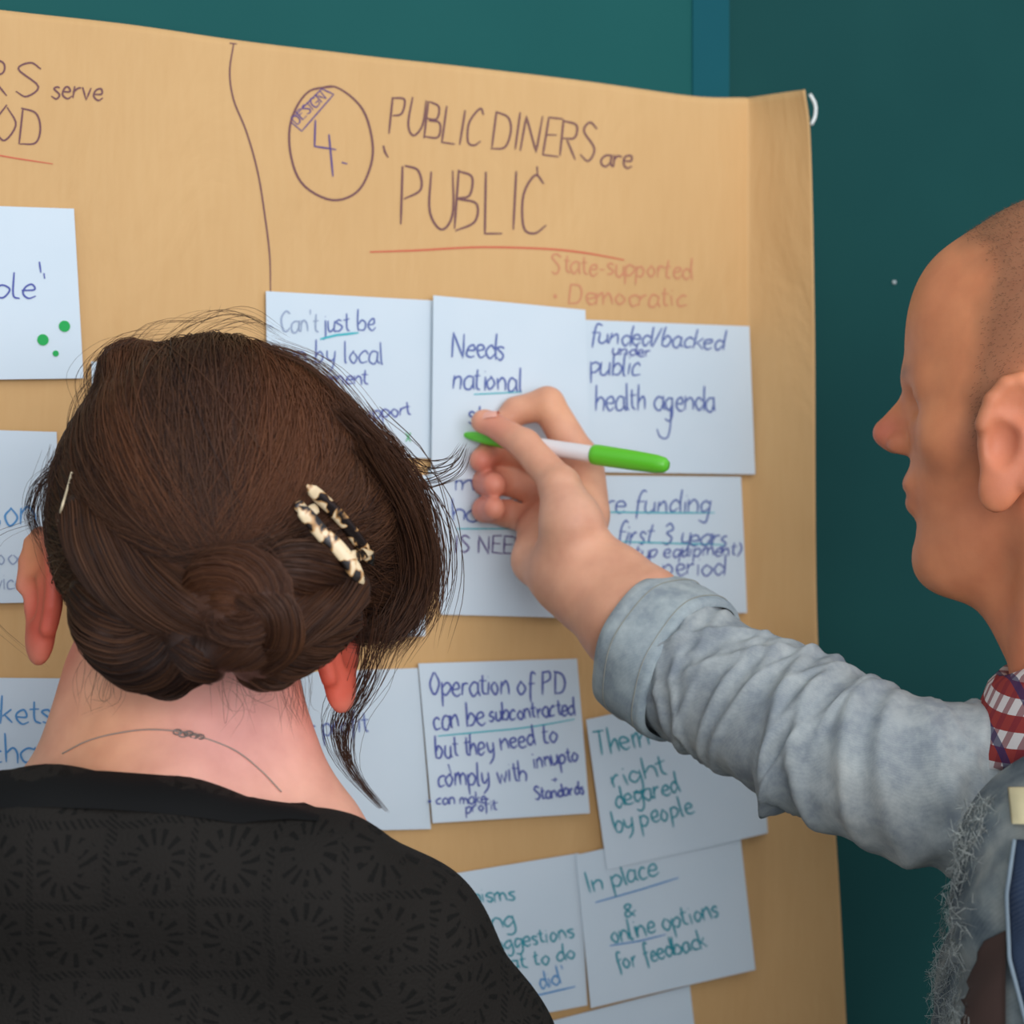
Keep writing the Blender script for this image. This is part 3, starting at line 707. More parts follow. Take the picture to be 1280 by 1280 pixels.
# ---- necklace following the neck
def on_skin(pts, off=.0006, d0=.90):
    out = []
    for x, y in pts:
        u = q(x, y, 1.0); d = d0
        for _ in range(40): d += 0.7*float(woman_f((u*d)[None])[0])
        out.append(u*(d-off))
    return np.array(out)
nl = cat(on_skin([(78, 942), (110, 926), (150, 916), (190, 912), (235, 917), (290, 936), (325, 962), (352, 990)]), 120)
v, f = tube(nl, .00038, 5)
parts = [(v, f)]
o = mk('necklace', w3(v), f, plain('necklace_metal', (.36, .27, .22, 1), .35, .6), woman); o['label'] = 'fine dark chain at the back of the neck'
cl = on_skin([(222, 915), (229, 918), (236, 917), (243, 920), (250, 921)], .001)
for i, c_ in enumerate(cl):
    a = np.linspace(0, 2*np.pi, 11); rg = np.stack([c_[0]+.0021*np.cos(a), c_[1]+.0006*np.sin(a*1.0+i), c_[2]+.0012*np.sin(a)], 1)
    parts.append(tube(rg, .0004, 5))
v, f = merge(parts[1:]); o = mk('clasp', w3(v), f, plain('clasp_metal', (.2, .16, .14, 1), .35, .6), woman); o['kind'] = 'stuff'

# ---- sweater
def sweater_f(p):
    A = [wq(215, 1078, .985), wq(400, 1130, .990), wq(492, 1190, 1.02), wq(570, 1330, 1.05)]
    d = chain(p, A, [.036, .040, .044, .048], .02)
    d = smin(d, chain(p, [wq(215, 1078, .985), wq(60, 1074, .985), wq(-60, 1092, 1.0), wq(-190, 1220, 1.03)], [.036, .040, .044, .05], .02), .02)
    d = smin(d, chain(p, [wq(215, 1100, 1.09), wq(420, 1160, 1.085), wq(-20, 1140, 1.085)][1:2]+[wq(215, 1110, 1.09), wq(0, 1120, 1.09)], [.04, .05, .04], .02), .03)
    d = smin(d, ell(p, wq(205, 1420, 1.05), (.165, .105, .155)), .05)
    d = smin(d, ell(p, wq(205, 1900, 1.06), (.150, .105, .27)), .06)
    d = smin(d, chain(p, [wq(570, 1330, 1.05), wq(650, 1650, 1.06), wq(610, 2080, 1.12)], [.048, .046, .036], .01), .02)
    d = smin(d, chain(p, [wq(-190, 1230, 1.03), wq(-250, 1600, 1.04), wq(-200, 2050, 1.09)], [.05, .046, .036], .01), .02)
    d = smax(d, (wq(0, 2200, 1.06)[2]-p[:, 2]), .004)
    # neck opening
    d = smax(d, -cone(p, wq(205, 800, 1.07), wq(205, 1010, 1.12), .070, .066), .006)
    return d
sw = M('black_knit', 0.85, 0.15)
# openwork: rows of round flower motifs with radiating slots, and small eyelets between
vm = sw.n('ShaderNodeVectorMath', operation='MULTIPLY'); sw.l(sw.co(), vm.inputs[0]); vm.inputs[1].default_value = (1/.036, 1/.036, 1/.036)
rt = sw.n('ShaderNodeVectorRotate', rotation_type='Z_AXIS'); sw.l(vm.outputs[0], rt.inputs['Vector']); rt.inputs['Angle'].default_value = TH
nz = sw.n('ShaderNodeTexNoise'); nz.inputs['Scale'].default_value = .7; sw.l(vm.outputs[0], nz.inputs['Vector'])
vs = sw.n('ShaderNodeVectorMath', operation='MULTIPLY_ADD'); sw.l(nz.outputs['Color'], vs.inputs[0]); vs.inputs[1].default_value = (.5, .5, .5); sw.l(rt.outputs[0], vs.inputs[2])
sp = sw.n('ShaderNodeSeparateXYZ'); sw.l(vs.outputs[0], sp.inputs[0])
fx = sw.math('SUBTRACT', sw.math('FRACT', sp.outputs['X']), .5)
row = sw.math('FLOOR', sw.math('ADD', sp.outputs['Z'], 0.0))
fz = sw.math('SUBTRACT', sw.math('FRACT', sp.outputs['Z']), .5)
rad = sw.math('SQRT', sw.math('ADD', sw.math('MULTIPLY', fx, fx), sw.math('MULTIPLY', fz, fz)))
ang = sw.math('ARCTAN2', fz, fx)
spoke = sw.math('GREATER_THAN', sw.math('SINE', sw.math('ADD', sw.math('MULTIPLY', ang, 14), sw.math('MULTIPLY', nz.outputs['Fac'], 9))), .35)
ring = sw.math('MULTIPLY', sw.math('GREATER_THAN', rad, .20), sw.math('LESS_THAN', rad, .40))
hole = sw.math('MULTIPLY', spoke, ring)
ed_ = sw.math('GREATER_THAN', sw.math('MAXIMUM', sw.math('ABSOLUTE', fx), sw.math('ABSOLUTE', fz)), .45)
tick = sw.math('GREATER_THAN', sw.math('SINE', sw.math('MULTIPLY', sw.math('ADD', sp.outputs['X'], sp.outputs['Z']), 75)), .2)
hole2 = sw.math('MULTIPLY', ed_, tick)
hole = sw.math('MULTIPLY', sw.math('MAXIMUM', hole, hole2), sw.math('GREATER_THAN', sw.noise(140, 3), .44))
sw.color(sw.mix(hole, lin(33, 30, 27), lin(19, 18, 16)))
kn = sw.noise(700, 2); sw.bump(sw.math('ADD', sw.math('MULTIPLY', hole, -1.0), sw.math('MULTIPLY', kn, .8)), .7, .0012)
so_ = body('sweater', sweater_f, wq(-400, 2210, .80), wq(800, 930, 1.20), 0.0048, sw.m, woman); so_['label'] = 'black openwork knit sweater'
# smooth neckband along the neckline
def on_sw(pts, off, d0=.85):
    out = []
    for x, y in pts:
        u = q(x, y, 1.0); d = d0
        for _ in range(60): d += 0.7*float(sweater_f((u*d)[None])[0])
        out.append(min(d, 1.03))
    ds = np.array(out); pd = np.pad(ds, 4, mode='edge'); ds = np.array([np.median(pd[i:i+9]) for i in range(len(ds))]); pd = np.pad(ds, 3, mode='edge'); ds = np.array([pd[i:i+7].mean() for i in range(len(ds))])
    return np.array([q(x, y, 1.0)*(d-off) for (x, y), d in zip(pts, ds)])
xs = np.linspace(-60, 400, 40)
topy = np.interp(xs, [-60, 0, 60, 130, 200, 260, 320, 365, 400], [968, 963, 962, 964, 969, 976, 986, 998, 1012])
NB = 8; rows = []; tp = np.interp(xs, [-60, 300, 400], [1, 1, .25])
for j in range(NB):
    rows.append(on_sw(list(zip(xs-(j/(NB-1))*2+xs*0, topy+3+j/(NB-1)*44*tp)), .0012*math.sin(math.pi*(j+.4)/(NB))+.0012))
rows = [np.array(rows[0])+[0, .006, 0.0005]]+rows
n = len(xs); V = np.concatenate(rows); Fc = [[(j+1)*n+i, (j+1)*n+i+1, j*n+i+1, j*n+i] for j in range(len(rows)-1) for i in range(n-1)]
nb = M('black_rib', .85, .12); nb.color(lin(22, 22, 22)); nb.bump(nb.n('ShaderNodeTexWave').outputs['Fac'], .1, .0004)
o = mk('neckband', w3(V), Fc, nb.m, woman); o['label'] = 'plain black neckband'
# trousers and shoes below the picture
def legs_f(x0, x1, y, top):
    def f(p):
        d = None
        for x in (x0, x1):
            c = chain(p, [(x, y, top), (x, y+.01, top*.53), (x, y, .10)], [.085, .062, .05], .02); d = c if d is None else smin(d, c, .03)
        return smax(smin(d, ell(p, ((x0+x1)/2, y, top), (.165, .11, .12)), .05), .085-p[:, 2], .004)
    return f
def lower(person, cx, cy, top, m, shoe_m, face):
    f = legs_f(cx-.085, cx+.085, cy, top)
    v, fc = nets(f, (cx-.25, cy-.2, .05), (cx+.25, cy+.2, top+.14), .012)
    o = fast('trousers', v, fc, m, person)
    for s in (-1, 1):
        x = cx+s*.085
        g = lambda p: smax(smin(ell(p, (x+face[0]*.06, cy+face[1]*.06, .035), (.048+abs(face[0])*.07, .048+abs(face[1])*.07, .042)), ell(p, (x, cy, .07), (.045, .045, .05)), .03), .003-p[:, 2], .002)
        v, fc = nets(g, (x-.16, cy-.16, 0), (x+.16, cy+.16, .14), .008)
        v[:, 2] = np.maximum(v[:, 2], 0.001)
        fast('shoe', v, fc, shoe_m, person)
jn = M('dark_trousers', .85, .1); jn.color(lin(30, 34, 44)); jn.bump(jn.noise(300), .3, .0005)
shoe_mat = plain('dark_leather', lin(40, 34, 30), .4)
bc = P(205, 1900, 1.06)
lower(woman, bc[0], bc[1], .90, jn.m, shoe_mat, (0.1, .9))
# ------------------------------------------------------------------ the man on the right
A_ = math.radians(30)
mf = np.array([-math.cos(A_), math.sin(A_), 0]); ml = np.array([-math.sin(A_), -math.cos(A_), 0]); mu = np.array([0, 0, 1.0])
MB_ = np.array([mf, ml, mu])
H = np.array([.310, 1.17, (640-560)/FPX*1.17])
def m2w(v): return w3(H+np.asarray(v)@MB_)          # (forward, left, up) of the man -> world
base_m = m2w([[-.05, 0, 0]])[0]; base_m[2] = 0
man = empty('person', base_m)
tag(man, 'balding man at right in denim jacket and checked shirt, writing with a green pen', 'person')
lx, ux, fx_ = frame_of((-.25, .93, -.02), (-.14, 0, 1)); fx_ = fx_ if fx_[0] > 0 else -fx_
rx, uy, fy_ = frame_of((-.25, -.93, -.02), (-.14, 0, 1)); fy_ = fy_ if fy_[0] > 0 else -fy_
def man_head(p):
    d = ell(p, (-.016, 0, .058), (.100, .074, .088))
    d = smin(d, ell(p, (.030, 0, .010), (.055, .054, .072)), .03)
    d = smin(d, ell(p, (.046, 0, -.030), (.038, .036, .038)), .02)
    d = smin(d, ell(p, (.070, 0, -.066), (.015, .019, .014)), .022)
    d = smin(d, cone(p, (.035, 0, -.060), (-.022, 0, -.125), .026, .044), .03)
    d = smin(d, ell(p, (.056, 0, .078), (.019, .042, .028)), .03)
    for s in (-1, 1):
        d = smin(d, cone(p, (-.002, s*.050, -.035), (.058, s*.018, -.064), .013, .013), .022)
        d = smin(d, ell(p, (.046, s*.043, .004), (.020, .014, .014)), .016)
        d = smin(d, cone(p, (.062, s*.038, .040), (.079, s*.010, .041), .008, .009), .012)
        d = smax(d, -ell(p, (.088, s*.033, .025), (.0165, .016, .009)), .010)
        d = smin(d, ell(p, (.062, s*.031, .026), (.0115, .012, .0110)), .002)
        d = smin(d, ell(p, (.0640, s*.031, .031), (.0118, .0145, .0065)), .003)
        d = smin(d, ell(p, (.088, s*.0110, .0035), (.011, .0062, .0065)), .005)
        d = smax(d, -ell(p, (.096, s*.006, -.006), (.005, .003, .003)), .002)
    d = smin(d, cone(p, (.0765, 0, .040), (.1040, 0, .0125), .0065, .0062), .009)
    d = smin(d, cone(p, (.080, 0, .018), (.098, 0, .006), .0110, .0075), .008)
    d = smin(d, ell(p, (.1035, 0, .0095), (.0075, .0085, .0062)), .005)
    d = smin(d, ell(p, (.081, 0, -.020), (.009, .024, .007)), .009)
    d = smin(d, ell(p, (.080, 0, -.032), (.0085, .020, .0055)), .008)
    d = smax(d, -ell(p, (.096, 0, -.0262), (.010, .024, .0012)), .003)
    d = smax(d, -ell(p, (.094, 0, -.047), (.014, .020, .006)), .008)
    n = chain(p, [(-.030, 0, -.02), (-.040, 0, -.10), (-.058, 0, -.17), (-.062, 0, -.24)], [.058, .056, .062, .075], .02)
    d = smin(d, n, .018)
    d = smin(d, cone(p, (-.01, .052, -.045), (.012, .018, -.17), .012, .012), .02)
    d = smin(d, cone(p, (-.01, -.052, -.045), (.012, -.018, -.17), .012, .012), .02)
    d = smin(d, ear(p, (.007, .0735, .001), ux, lx, fx_, 1.08), .005)
    d = smin(d, ear(p, (.007, -.0735, .001), uy, rx, fy_, 1.08), .005)
    return d
def hairline(v):                   # 1 where cropped hair grows
    a, b, c = v[:, 0], np.abs(v[:, 1]), v[:, 2]
    top = (c-(.115+.9*(a-.045)))/.02                  # crown behind a receding front
    side = np.minimum((c-(-.01+.55*np.clip(a, -1, .0)))/.018, (.034-.15*(c-.03)-a)/.010)
    side = np.minimum(side, (b-.030)/.02+1)
    back = np.minimum((c+.055)/.015, (-.045-a)/.01)
    n = np.array([mn.noise(Vector((x*60, y*60, z*60))) for x, y, z in v])*.35
    w = np.clip(np.maximum(np.maximum(np.minimum(top, 1), side), back)*.7+.4+n, 0, 1)
    ex = np.clip(1-gs(v, (-.004, .085, .004), (.022, .02, .036))*2.5-gs(v, (-.004, -.085, .004), (.022, .02, .036))*2.5, 0, 1)
    return w*ex
def man_col(v):
    c = np.tile(c3(226, 146, 100), (len(v), 1))
    def bl(w, col):
        nonlocal c
        w = np.clip(w, 0, 1)[:, None]; c = c*(1-w)+col*w
    bl(gs(v, (.105, 0, .010), (.02, .03, .014))*.7, c3(208, 108, 92))
    bl(gs(v, (.075, 0, -.026), (.02, .03, .012))*.5, c3(190, 100, 88))
    bl(gs(v, (.03, .055, -.03), (.04, .03, .03))*.45, c3(206, 120, 88))
    bl(gs(v, (0, .08, 0), (.03, .02, .035))*.8, c3(214, 128, 98)); bl(gs(v, (0, -.08, 0), (.03, .02, .035))*.8, c3(214, 128, 98))
    bl(gs(v, (.07, .02, .085), (.03, .05, .03))*.6, c3(216, 138, 100))
    bl(gs(v, (-.02, .04, -.12), (.05, .05, .05))*.6, c3(206, 112, 80))
    bl(gs(v, (.05, 0, -.055), (.04, .05, .025))*.25, c3(170, 120, 98))
    for s in (-1, 1):
        bl((np.abs(np.linalg.norm((v-np.array([.062, s*.031, .026]))/np.array([1, 1, 1]), axis=1)-.0115) < .0012)*((v[:, 2] < .028) & (v[:, 2] > .022) & (v[:, 0] > .068) & (np.abs(v[:, 1]) < .038))*.9, c3(215, 205, 198))
        bl(gs(v, (.0735, s*.031, .0250), (.004, .004, .004))*1.2, c3(50, 50, 52))
        bl(gs(v, (.082, s*.028, .044), (.012, .016, .004))*.55, c3(120, 84, 62))
    bl(hairline(v)*.62, c3(112, 84, 64))
    return c
hv, hf_ = nets(man_head, (-.16, -.115, -.25), (.135, .115, .17), .0022); hv = proj(man_head, hv, 1)
hcolr = man_col(hv)
# ---- right hand and forearm, in view-aligned metres
def Q(*a): return q(*a)
THUMB = [(718, 668, 1.320), (700, 606, 1.324), (656, 556, 1.340), (618, 532, 1.352)]
INDEX = [(724, 572, 1.372), (684, 505, 1.378), (645, 514, 1.380), (617, 541, 1.376)]
MIDDLE = [(706, 592, 1.384), (650, 570, 1.392), (617, 563, 1.383), (602, 575, 1.366)]
RING = [(688, 622, 1.386), (640, 602, 1.392), (608, 602, 1.378), (618, 606, 1.356)]
LITTLE = [(668, 652, 1.378), (634, 642, 1.384), (606, 637, 1.370), (618, 636, 1.352)]
def hand_f(p):
    d = None
    w0 = Q(722, 718, 1.315)
    palm = None
    for a, r in ((INDEX[0], .0125), (MIDDLE[0], .0125), (RING[0], .0115), (LITTLE[0], .0105)):
        c = cone(p, Q(*a), Q(716+(a[0]-696)*.35, 706+(a[1]-610)*.15, 1.333), r, .0155); palm = c if palm is None else smin(palm, c, .012)
    palm = smin(palm, chain(p, [Q(672, 664, 1.362), Q(672, 700, 1.345), Q(702, 728, 1.322)], [.0125, .0150, .0165], .01), .012)   # little-finger side
    palm = smin(palm, chain(p, [Q(718, 700, 1.312), Q(714, 655, 1.308), Q(700, 612, 1.316)], [.0170, .0185, .0130], .01), .010)  # ball of the thumb
    palm = smin(palm, cone(p, Q(738, 640, 1.335), Q(735, 590, 1.352), .012, .010), .014)    # web
    d = smin(palm, chain(p, [Q(710, 712, 1.318), Q(735, 738, 1.306), Q(785, 780, 1.285), Q(840, 822, 1.270), Q(960, 892, 1.230), Q(1150, 972, 1.175)],
                         [.0225, .0240, .0285, .0300, .030, .030], .01), .014)
    d = smin(d, chain(p, [Q(742, 690, 1.318), Q(775, 716, 1.300), Q(815, 745, 1.28)], [.0130, .0150, .018], .01), .014)
    T = chain(p, [Q(*a) for a in THUMB], [.0155, .0118, .0100, .0082], .003)
    T = smin(T, ell(p, Q(606, 527, 1.3545), (.009, .007, .008)), .003)
    d = smin(d, T, .008)
    for ch, r in ((INDEX, [.0120, .0112, .0092, .0076]), (MIDDLE, [.0118, .0100, .0092, .0080]), (RING, [.0110, .0098, .0090, .0082]), (LITTLE, [.0100, .0088, .0080, .0074])):
        c = chain(p, [Q(*a) for a in ch], r, .003); d = smin(d, c, .0035)
    # creases of the wrist and palm, tendons
    pass
    d = smin(d, cone(p, Q(722, 728, 1.293), Q(800, 792, 1.252), .0030, .0034), .007)
    return d
av, af = nets(hand_f, Q(585, 830, 1.12)-[.0, 0, .0], Q(880, 478, 1.42)+[.0, 0, .0], .0016); av = proj(hand_f, av, 1)
av2, af2 = nets(lambda p: chain(p, [Q(770, 770, 1.29), Q(840, 822, 1.270), Q(960, 892, 1.230), Q(1150, 972, 1.175), Q(1340, 985, 1.20), H+np.array([-.06, -.16, -.205])@MB_, H+np.array([-.06, 0, -.19])@MB_],
                                    [.024, .028, .030, .030, .036, .045, .07], .01), (-.0+.05, 1.05, -.28), (.56, 1.40, -.03), .006)
def hand_col(v):
    c = np.tile(c3(224, 166, 134), (len(v), 1))
    def bl(w, col):
        nonlocal c
        w = np.clip(w, 0, 1)[:, None]; c = c*(1-w)+col*w
    for t in (MIDDLE, RING, LITTLE): bl(gs(v, Q(606, t[3][1], 1.36), (.014, .03, .012))*.7, c3(226, 128, 108))
    bl(gs(v, Q(650, 590, 1.36), (.02, .02, .03))*.7, c3(196, 104, 80))  # dark red under the thumb: shadow painted into the skin
    bl(gs(v, Q(612, 530, 1.35), (.012, .03, .010))*.5, c3(232, 142, 120))
    bl(gs(v, Q(720, 630, 1.30), (.02, .02, .02))*.4, c3(232, 184, 158))
    bl(gs(v, Q(690, 510, 1.37), (.02, .02, .012))*.4, c3(240, 178, 130))
    return c
Vb = np.concatenate([m2w(hv), w3(av), w3(av2)]); Fb = np.concatenate([hf_, af+len(hv), af2+len(hv)+len(av)])
mbod = fast('body', Vb, Fb, SK, man, np.concatenate([hcolr, hand_col(av), np.tile(c3(224, 166, 134), (len(av2), 1))]))
# nails
nm = plain('finger_nail', lin(232, 170, 150), .3, .5)
def nail(c, nrm, up, w_, l_):
    c = np.array(c); nrm = np.array(nrm, float); nrm /= np.linalg.norm(nrm); up = np.array(up, float); up -= nrm*(up@nrm); up /= np.linalg.norm(up); sd = np.cross(up, nrm)
    for _ in range(20): c = c-nrm*0.7*float(hand_f(c[None])[0])
    c = c-nrm*.0002
    v = []; n = 7
    for i in range(n):
        for j in range(n):
            a = (i/(n-1)-.5)*2; b = (j/(n-1)-.5)*2; s_ = math.sqrt(1-.45*b*b)
            v.append(c+sd*a*w_*s_+up*b*l_+nrm*(-.0018*a*a*1.6-.0006*b*b+.0009))
    return w3(np.array(v)), [[i*n+j, (i+1)*n+j, (i+1)*n+j+1, i*n+j+1] for i in range(n-1) for j in range(n-1)]
v, f = nail(Q(612, 520, 1.350), (-.25, -.25, .95), (-.95, .3, .1), .0048, .0062)
mk('thumb_nail', v, f, nm, man)
# cropped hair: short stubble standing on the scalp
sc = rng.choice(len(hv), 60000); wv = hairline(hv[sc]); keep = sc[(wv > .55) & (rng.random(len(sc)) < wv)][:16000]
e = 1e-3; nrm = np.stack([man_head(hv[keep]+np.eye(3)[i]*e)-man_head(hv[keep]-np.eye(3)[i]*e) for i in range(3)], 1); nrm /= np.linalg.norm(nrm, axis=1)[:, None]
p0 = hv[keep]+rng.normal(0, .0008, (len(keep), 3)); p0 = proj(man_head, p0, 2)
dr = nrm*.6+np.array([.5, 0, -.55])*.6+rng.normal(0, .2, nrm.shape)
dr /= np.linalg.norm(dr, axis=1)[:, None]; L_ = rng.uniform(.0016, .0034, len(keep))[:, None]
L_ = L_*.6; G = np.stack([p0-nrm*.0003, p0+dr*L_*.5, p0+dr*L_], 1)
V, Fq = strands(G, rng.uniform(.00006, .00011, len(keep)))
bh = M('cropped_hair', .6, .2); bh.color(lin(98, 74, 56))
o = fast('hair', m2w(V), Fq, bh.m, man); o['label'] = 'closely cropped receding brown hair'; o['kind'] = 'stuff'

# ---- denim
def denim(name, c1, c2, c3_, sc=1.0):
    m = M(name, .85, .12); n1 = m.noise(9*sc, 5, dist=.5); n2 = m.noise(60, 5, rough=.65)
    tw = m.n('ShaderNodeTexWave', bands_direction='DIAGONAL'); tw.inputs['Scale'].default_value = 300; tw.inputs['Distortion'].default_value = 6; tw.inputs['Detail Scale'].default_value = 40; m.l(m.co(), tw.inputs['Vector'])
    base = m.ramp(n1, [(.34, c1), (.5, c2), (.66, c3_)])
    fine = m.ramp(n2, [(.35, (.66, .68, .72, 1)), (.65, (1.12, 1.10, 1.06, 1))])
    col = m.mix(1.0, base, fine, 'MULTIPLY'); m.color(m.mix(.06, col, m.ramp(tw.outputs['Fac'], [(.3, lin(96, 110, 124)), (.7, lin(190, 196, 198))])))
    m.bump(m.math('ADD', m.math('MULTIPLY', tw.outputs['Fac'], .08), n2), .45, .0012); return m.m
DN = denim('washed_denim', lin(156, 164, 168), lin(172, 179, 180), lin(184, 187, 184))
DC = denim('cuff_denim', lin(160, 174, 180), lin(170, 182, 186), lin(178, 186, 188))
CP = [(806, 806, 1.282), (905, 864, 1.242), (1005, 915, 1.205), (1090, 955, 1.175), (1170, 978, 1.162), (1260, 985, 1.175), (1400, 965, 1.21)]
SHr = H+np.array([-.055, -.165, -.205])@MB_
cen = cat([Q(*a) for a in CP]+[SHr], 200)
arc = np.r_[0, np.cumsum(np.linalg.norm(np.diff(cen, axis=0), axis=1))]; un = np.linspace(0, arc[-1], 260)
cen = np.stack([np.interp(un, arc, cen[:, i]) for i in range(3)], 1)
ts, ns_, bs = frames(cen)
# turn the frame so that phi=0 faces up in the picture, pi/2 away from the camera
camd = np.array([0, 1.0, 0])
e2 = camd-ts*(ts@camd)[:, None]; e2 /= np.linalg.norm(e2, axis=1)[:, None]; e1 = np.cross(e2, ts)
if e1[10][2] < 0: e1 = -e1
Rs = np.interp(un, [0, .03, .10, .18, .235, .27, .32, .42, .60], [.0440, .0435, .0440, .0465, .0490, .052, .056, .062, .072])
FOLDS = []
for i in range(70):
    FOLDS.append((rng.uniform(.02, .36), rng.uniform(-.012, .012), rng.uniform(0, 2*np.pi), rng.uniform(.6, 1.6), rng.uniform(.0016, .0050), rng.uniform(.0014, .0040)))
for s0 in (.125, .150, .172, .194, .214, .236, .262): FOLDS.append((s0, -.006, -math.pi/2+rng.uniform(-.5, .3), 1.5, .0050, .0058))
for s0 in (.055, .085): FOLDS.append((s0, .020, -math.pi/2+.6, 1.2, .005, .0046))
nphi = 120; phi = np.arange(nphi)*2*np.pi/nphi
PH, SS = np.meshgrid(phi, un)
disp = np.zeros_like(PH)
for s0, kk, pc, pw, w_, am in FOLDS:
    dphi = (PH-pc+np.pi) % (2*np.pi)-np.pi
    disp += am*np.exp(-((SS-s0-kk*np.sin(PH-pc)-kk*dphi)/w_)**2)*np.exp(-(dphi/pw)**2)
disp += 0.0012*np.array([[mn.noise(Vector((math.cos(a)*2.2, math.sin(a)*2.2, s*22))) for a in phi] for s in un])
disp -= .002
grow = np.interp(un, [0, .004, .02], [.96, 1, 1])[:, None]
rad_ = (Rs[:, None]*grow+disp)
sv = cen[:, None]+rad_[..., None]*(np.cos(PH)[..., None]*e1[:, None]+.94*np.sin(PH)[..., None]*e2[:, None])
def grid(V, n, m): return [[i*m+j, i*m+(j+1) % m, (i+1)*m+(j+1) % m, (i+1)*m+j] for i in range(n-1) for j in range(m)]
sleeve_v = sv[8:].reshape(-1, 3)
jacket = fast('jacket_sleeve', w3(sleeve_v), np.array(grid(None, len(un)-8, nphi)), DN, man); jacket['label'] = 'creased washed denim sleeve on the raised arm'
# turned-back cuff: an open band with a rolled edge
cv = []; prof = [(.040, .0375), (.006, .0385), (-.0035, .0400), (-.0055, .0430), (-.0035, .0462), (.002, .0476), (.020, .0478), (.036, .0480), (.0395, .0470), (.0400, .0440)]
c0 = cen[0]; T0 = ts[0]; E1, E2 = e1[0], e2[0]
for s, r in prof:
    for a in phi:
        rr = r+.0009*math.sin(a*3+s*90)+.0007*math.sin(a*7+1)
        cv.append(c0+T0*(s+.0015*math.sin(a*2))+ (E1*math.cos(a)+E2*.94*math.sin(a))*rr)
cuff = fast('cuff', w3(np.array(cv)), np.array(grid(None, len(prof), nphi)), DC, man); cuff['label'] = 'smoother turned-back cuff'
st_v = []
for s in (.008, .033):
    ring_ = np.array([c0+T0*(s+.0015*math.sin(a*2))+(E1*math.cos(a)+E2*.94*math.sin(a))*(.0481+.0009*math.sin(a*3+s*90)+.0007*math.sin(a*7+1)) for a in np.append(phi, 0)])
    st_v.append(tube(w3(ring_), .00035, 5, False))
v, f = merge(st_v); o = sub('stitching', v, f, plain('thread', lin(150, 150, 140)), cuff); o['kind'] = 'stuff'
# ---- torso of the jacket
def jacket_f(p):
    d = None; p = p-np.array([0, 0, .030])
    for s in (-1, 1):
        c = cone(p, (-.060, s*.06, -.215), (-.060, s*.165, -.245), .050, .062); d = c if d is None else smin(d, c, .03)
    d = smin(d, ell(p, (-.050, 0, -.36), (.115, .165, .16)), .04)
    d = smin(d, ell(p, (-.045, 0, -.60), (.110, .155, .22)), .05)
    d = smin(d, chain(p, [(-.060, .165, -.245), (-.055, .205, -.46), (.01, .215, -.68)], [.062, .054, .046], .02), .02)
    d += .0022*np.sin(p[:, 2]*130+p[:, 0]*60+np.sin(p[:, 1]*70)*2)*np.clip(p[:, 1]*8, 0, 1)
    d = smax(d, -cone(p, (-.045, 0, -.08), (-.02, 0, -.215), .068, .072), .006)
    d = smax(d, -.80-p[:, 2]+0.0, .004)
    return d
jv, jf = nets(jacket_f, (-.22, -.27, -.82), (.16, .29, -.12), .0052); jv = proj(jacket_f, jv, 1)
jt = fast('jacket', m2w(jv), jf, denim('worn_denim', lin(70, 82, 90), lin(120, 128, 128), lin(150, 152, 146), 2.2), man); jt['label'] = 'grey washed denim jacket with frayed seams'
# shirt collar: checked cloth standing round the neck
pl = M('checked_shirt', .8, .15)
mpv = pl.map((1, 1, 1), (0, .35, .5)); sx = pl.n('ShaderNodeSeparateXYZ'); pl.l(mpv, sx.inputs[0])
def stripe(axis, per, lo, hi):
    fr = pl.math('FRACT', pl.math('MULTIPLY', sx.outputs[axis], 1/per)); return pl.math('MULTIPLY', pl.math('GREATER_THAN', fr, lo), pl.math('LESS_THAN', fr, hi))
c = pl.mix(stripe('Z', .014, 0, .5), lin(222, 214, 210), lin(158, 62, 58)); c = pl.mix(pl.math('MULTIPLY', stripe('Y', .012, 0, .42), .75), c, lin(132, 48, 56)); c = pl.mix(pl.math('MULTIPLY', stripe('X', .020, .3, .48), .8), c, lin(48, 50, 92))
pl.color(c); pl.bump(pl.noise(600), .2, .0004)
cv = []; na = 72
prof = [(.058, -.135), (.0625, -.128), (.067, -.127), (.072, -.132), (.080, -.152), (.087, -.172), (.088, -.180), (.084, -.182), (.074, -.172)]
for r, z in prof:
    for i in range(na):
        a = i*2*math.pi/na; fr = .5+.5*math.cos(a)
        cv.append((-.045+r*1.02*math.cos(a)+.012*fr, r*math.sin(a), z+.032-.030*fr-.004*math.sin(a*3)))
sc_ = fast('shirt_collar', m2w(np.array(cv)), np.array(grid(None, len(prof), na)), pl.m, man); sc_['label'] = 'red and white checked shirt collar'
# jacket details at the shoulder nearest the camera: a frayed seam, navy panel, cream tab
def on_man(pts, off, d0=.80, fn=jacket_f):
    out = []
    for x, y in pts:
        u = q(x, y, 1.0); d = d0
        for _ in range(60): d += .7*float(fn(((u*d-H)@MB_.T)[None])[0])
        out.append(u*(min(d, 1.3)-off))
    return np.array(out)
def patch(name, poly_rows, off, m, label, th=.0016):
    rows = [on_man(r, off) for r in poly_rows]; n = len(rows[0]); V = np.concatenate(rows); k = len(V)
    V = np.concatenate([V, V+[0, th, 0]])
    f = []
    for j in range(len(rows)-1):
        for i in range(n-1): a = j*n+i; f += [[a, a+n, a+n+1, a+1], [k+a, k+a+1, k+a+n+1, k+a+n]]
    for j in range(len(rows)-1):
        for e_ in (0, n-1): a = j*n+e_; f.append([a, k+a, k+a+n, a+n])
    for i in range(n-1):
        for e_ in (0, (len(rows)-1)*n): a = e_+i; f.append([a, a+1, k+a+1, k+a])
    o = mk(name, w3(V), f, m, man); o['label'] = label; return o
ys = np.linspace(1050, 1330, 18)
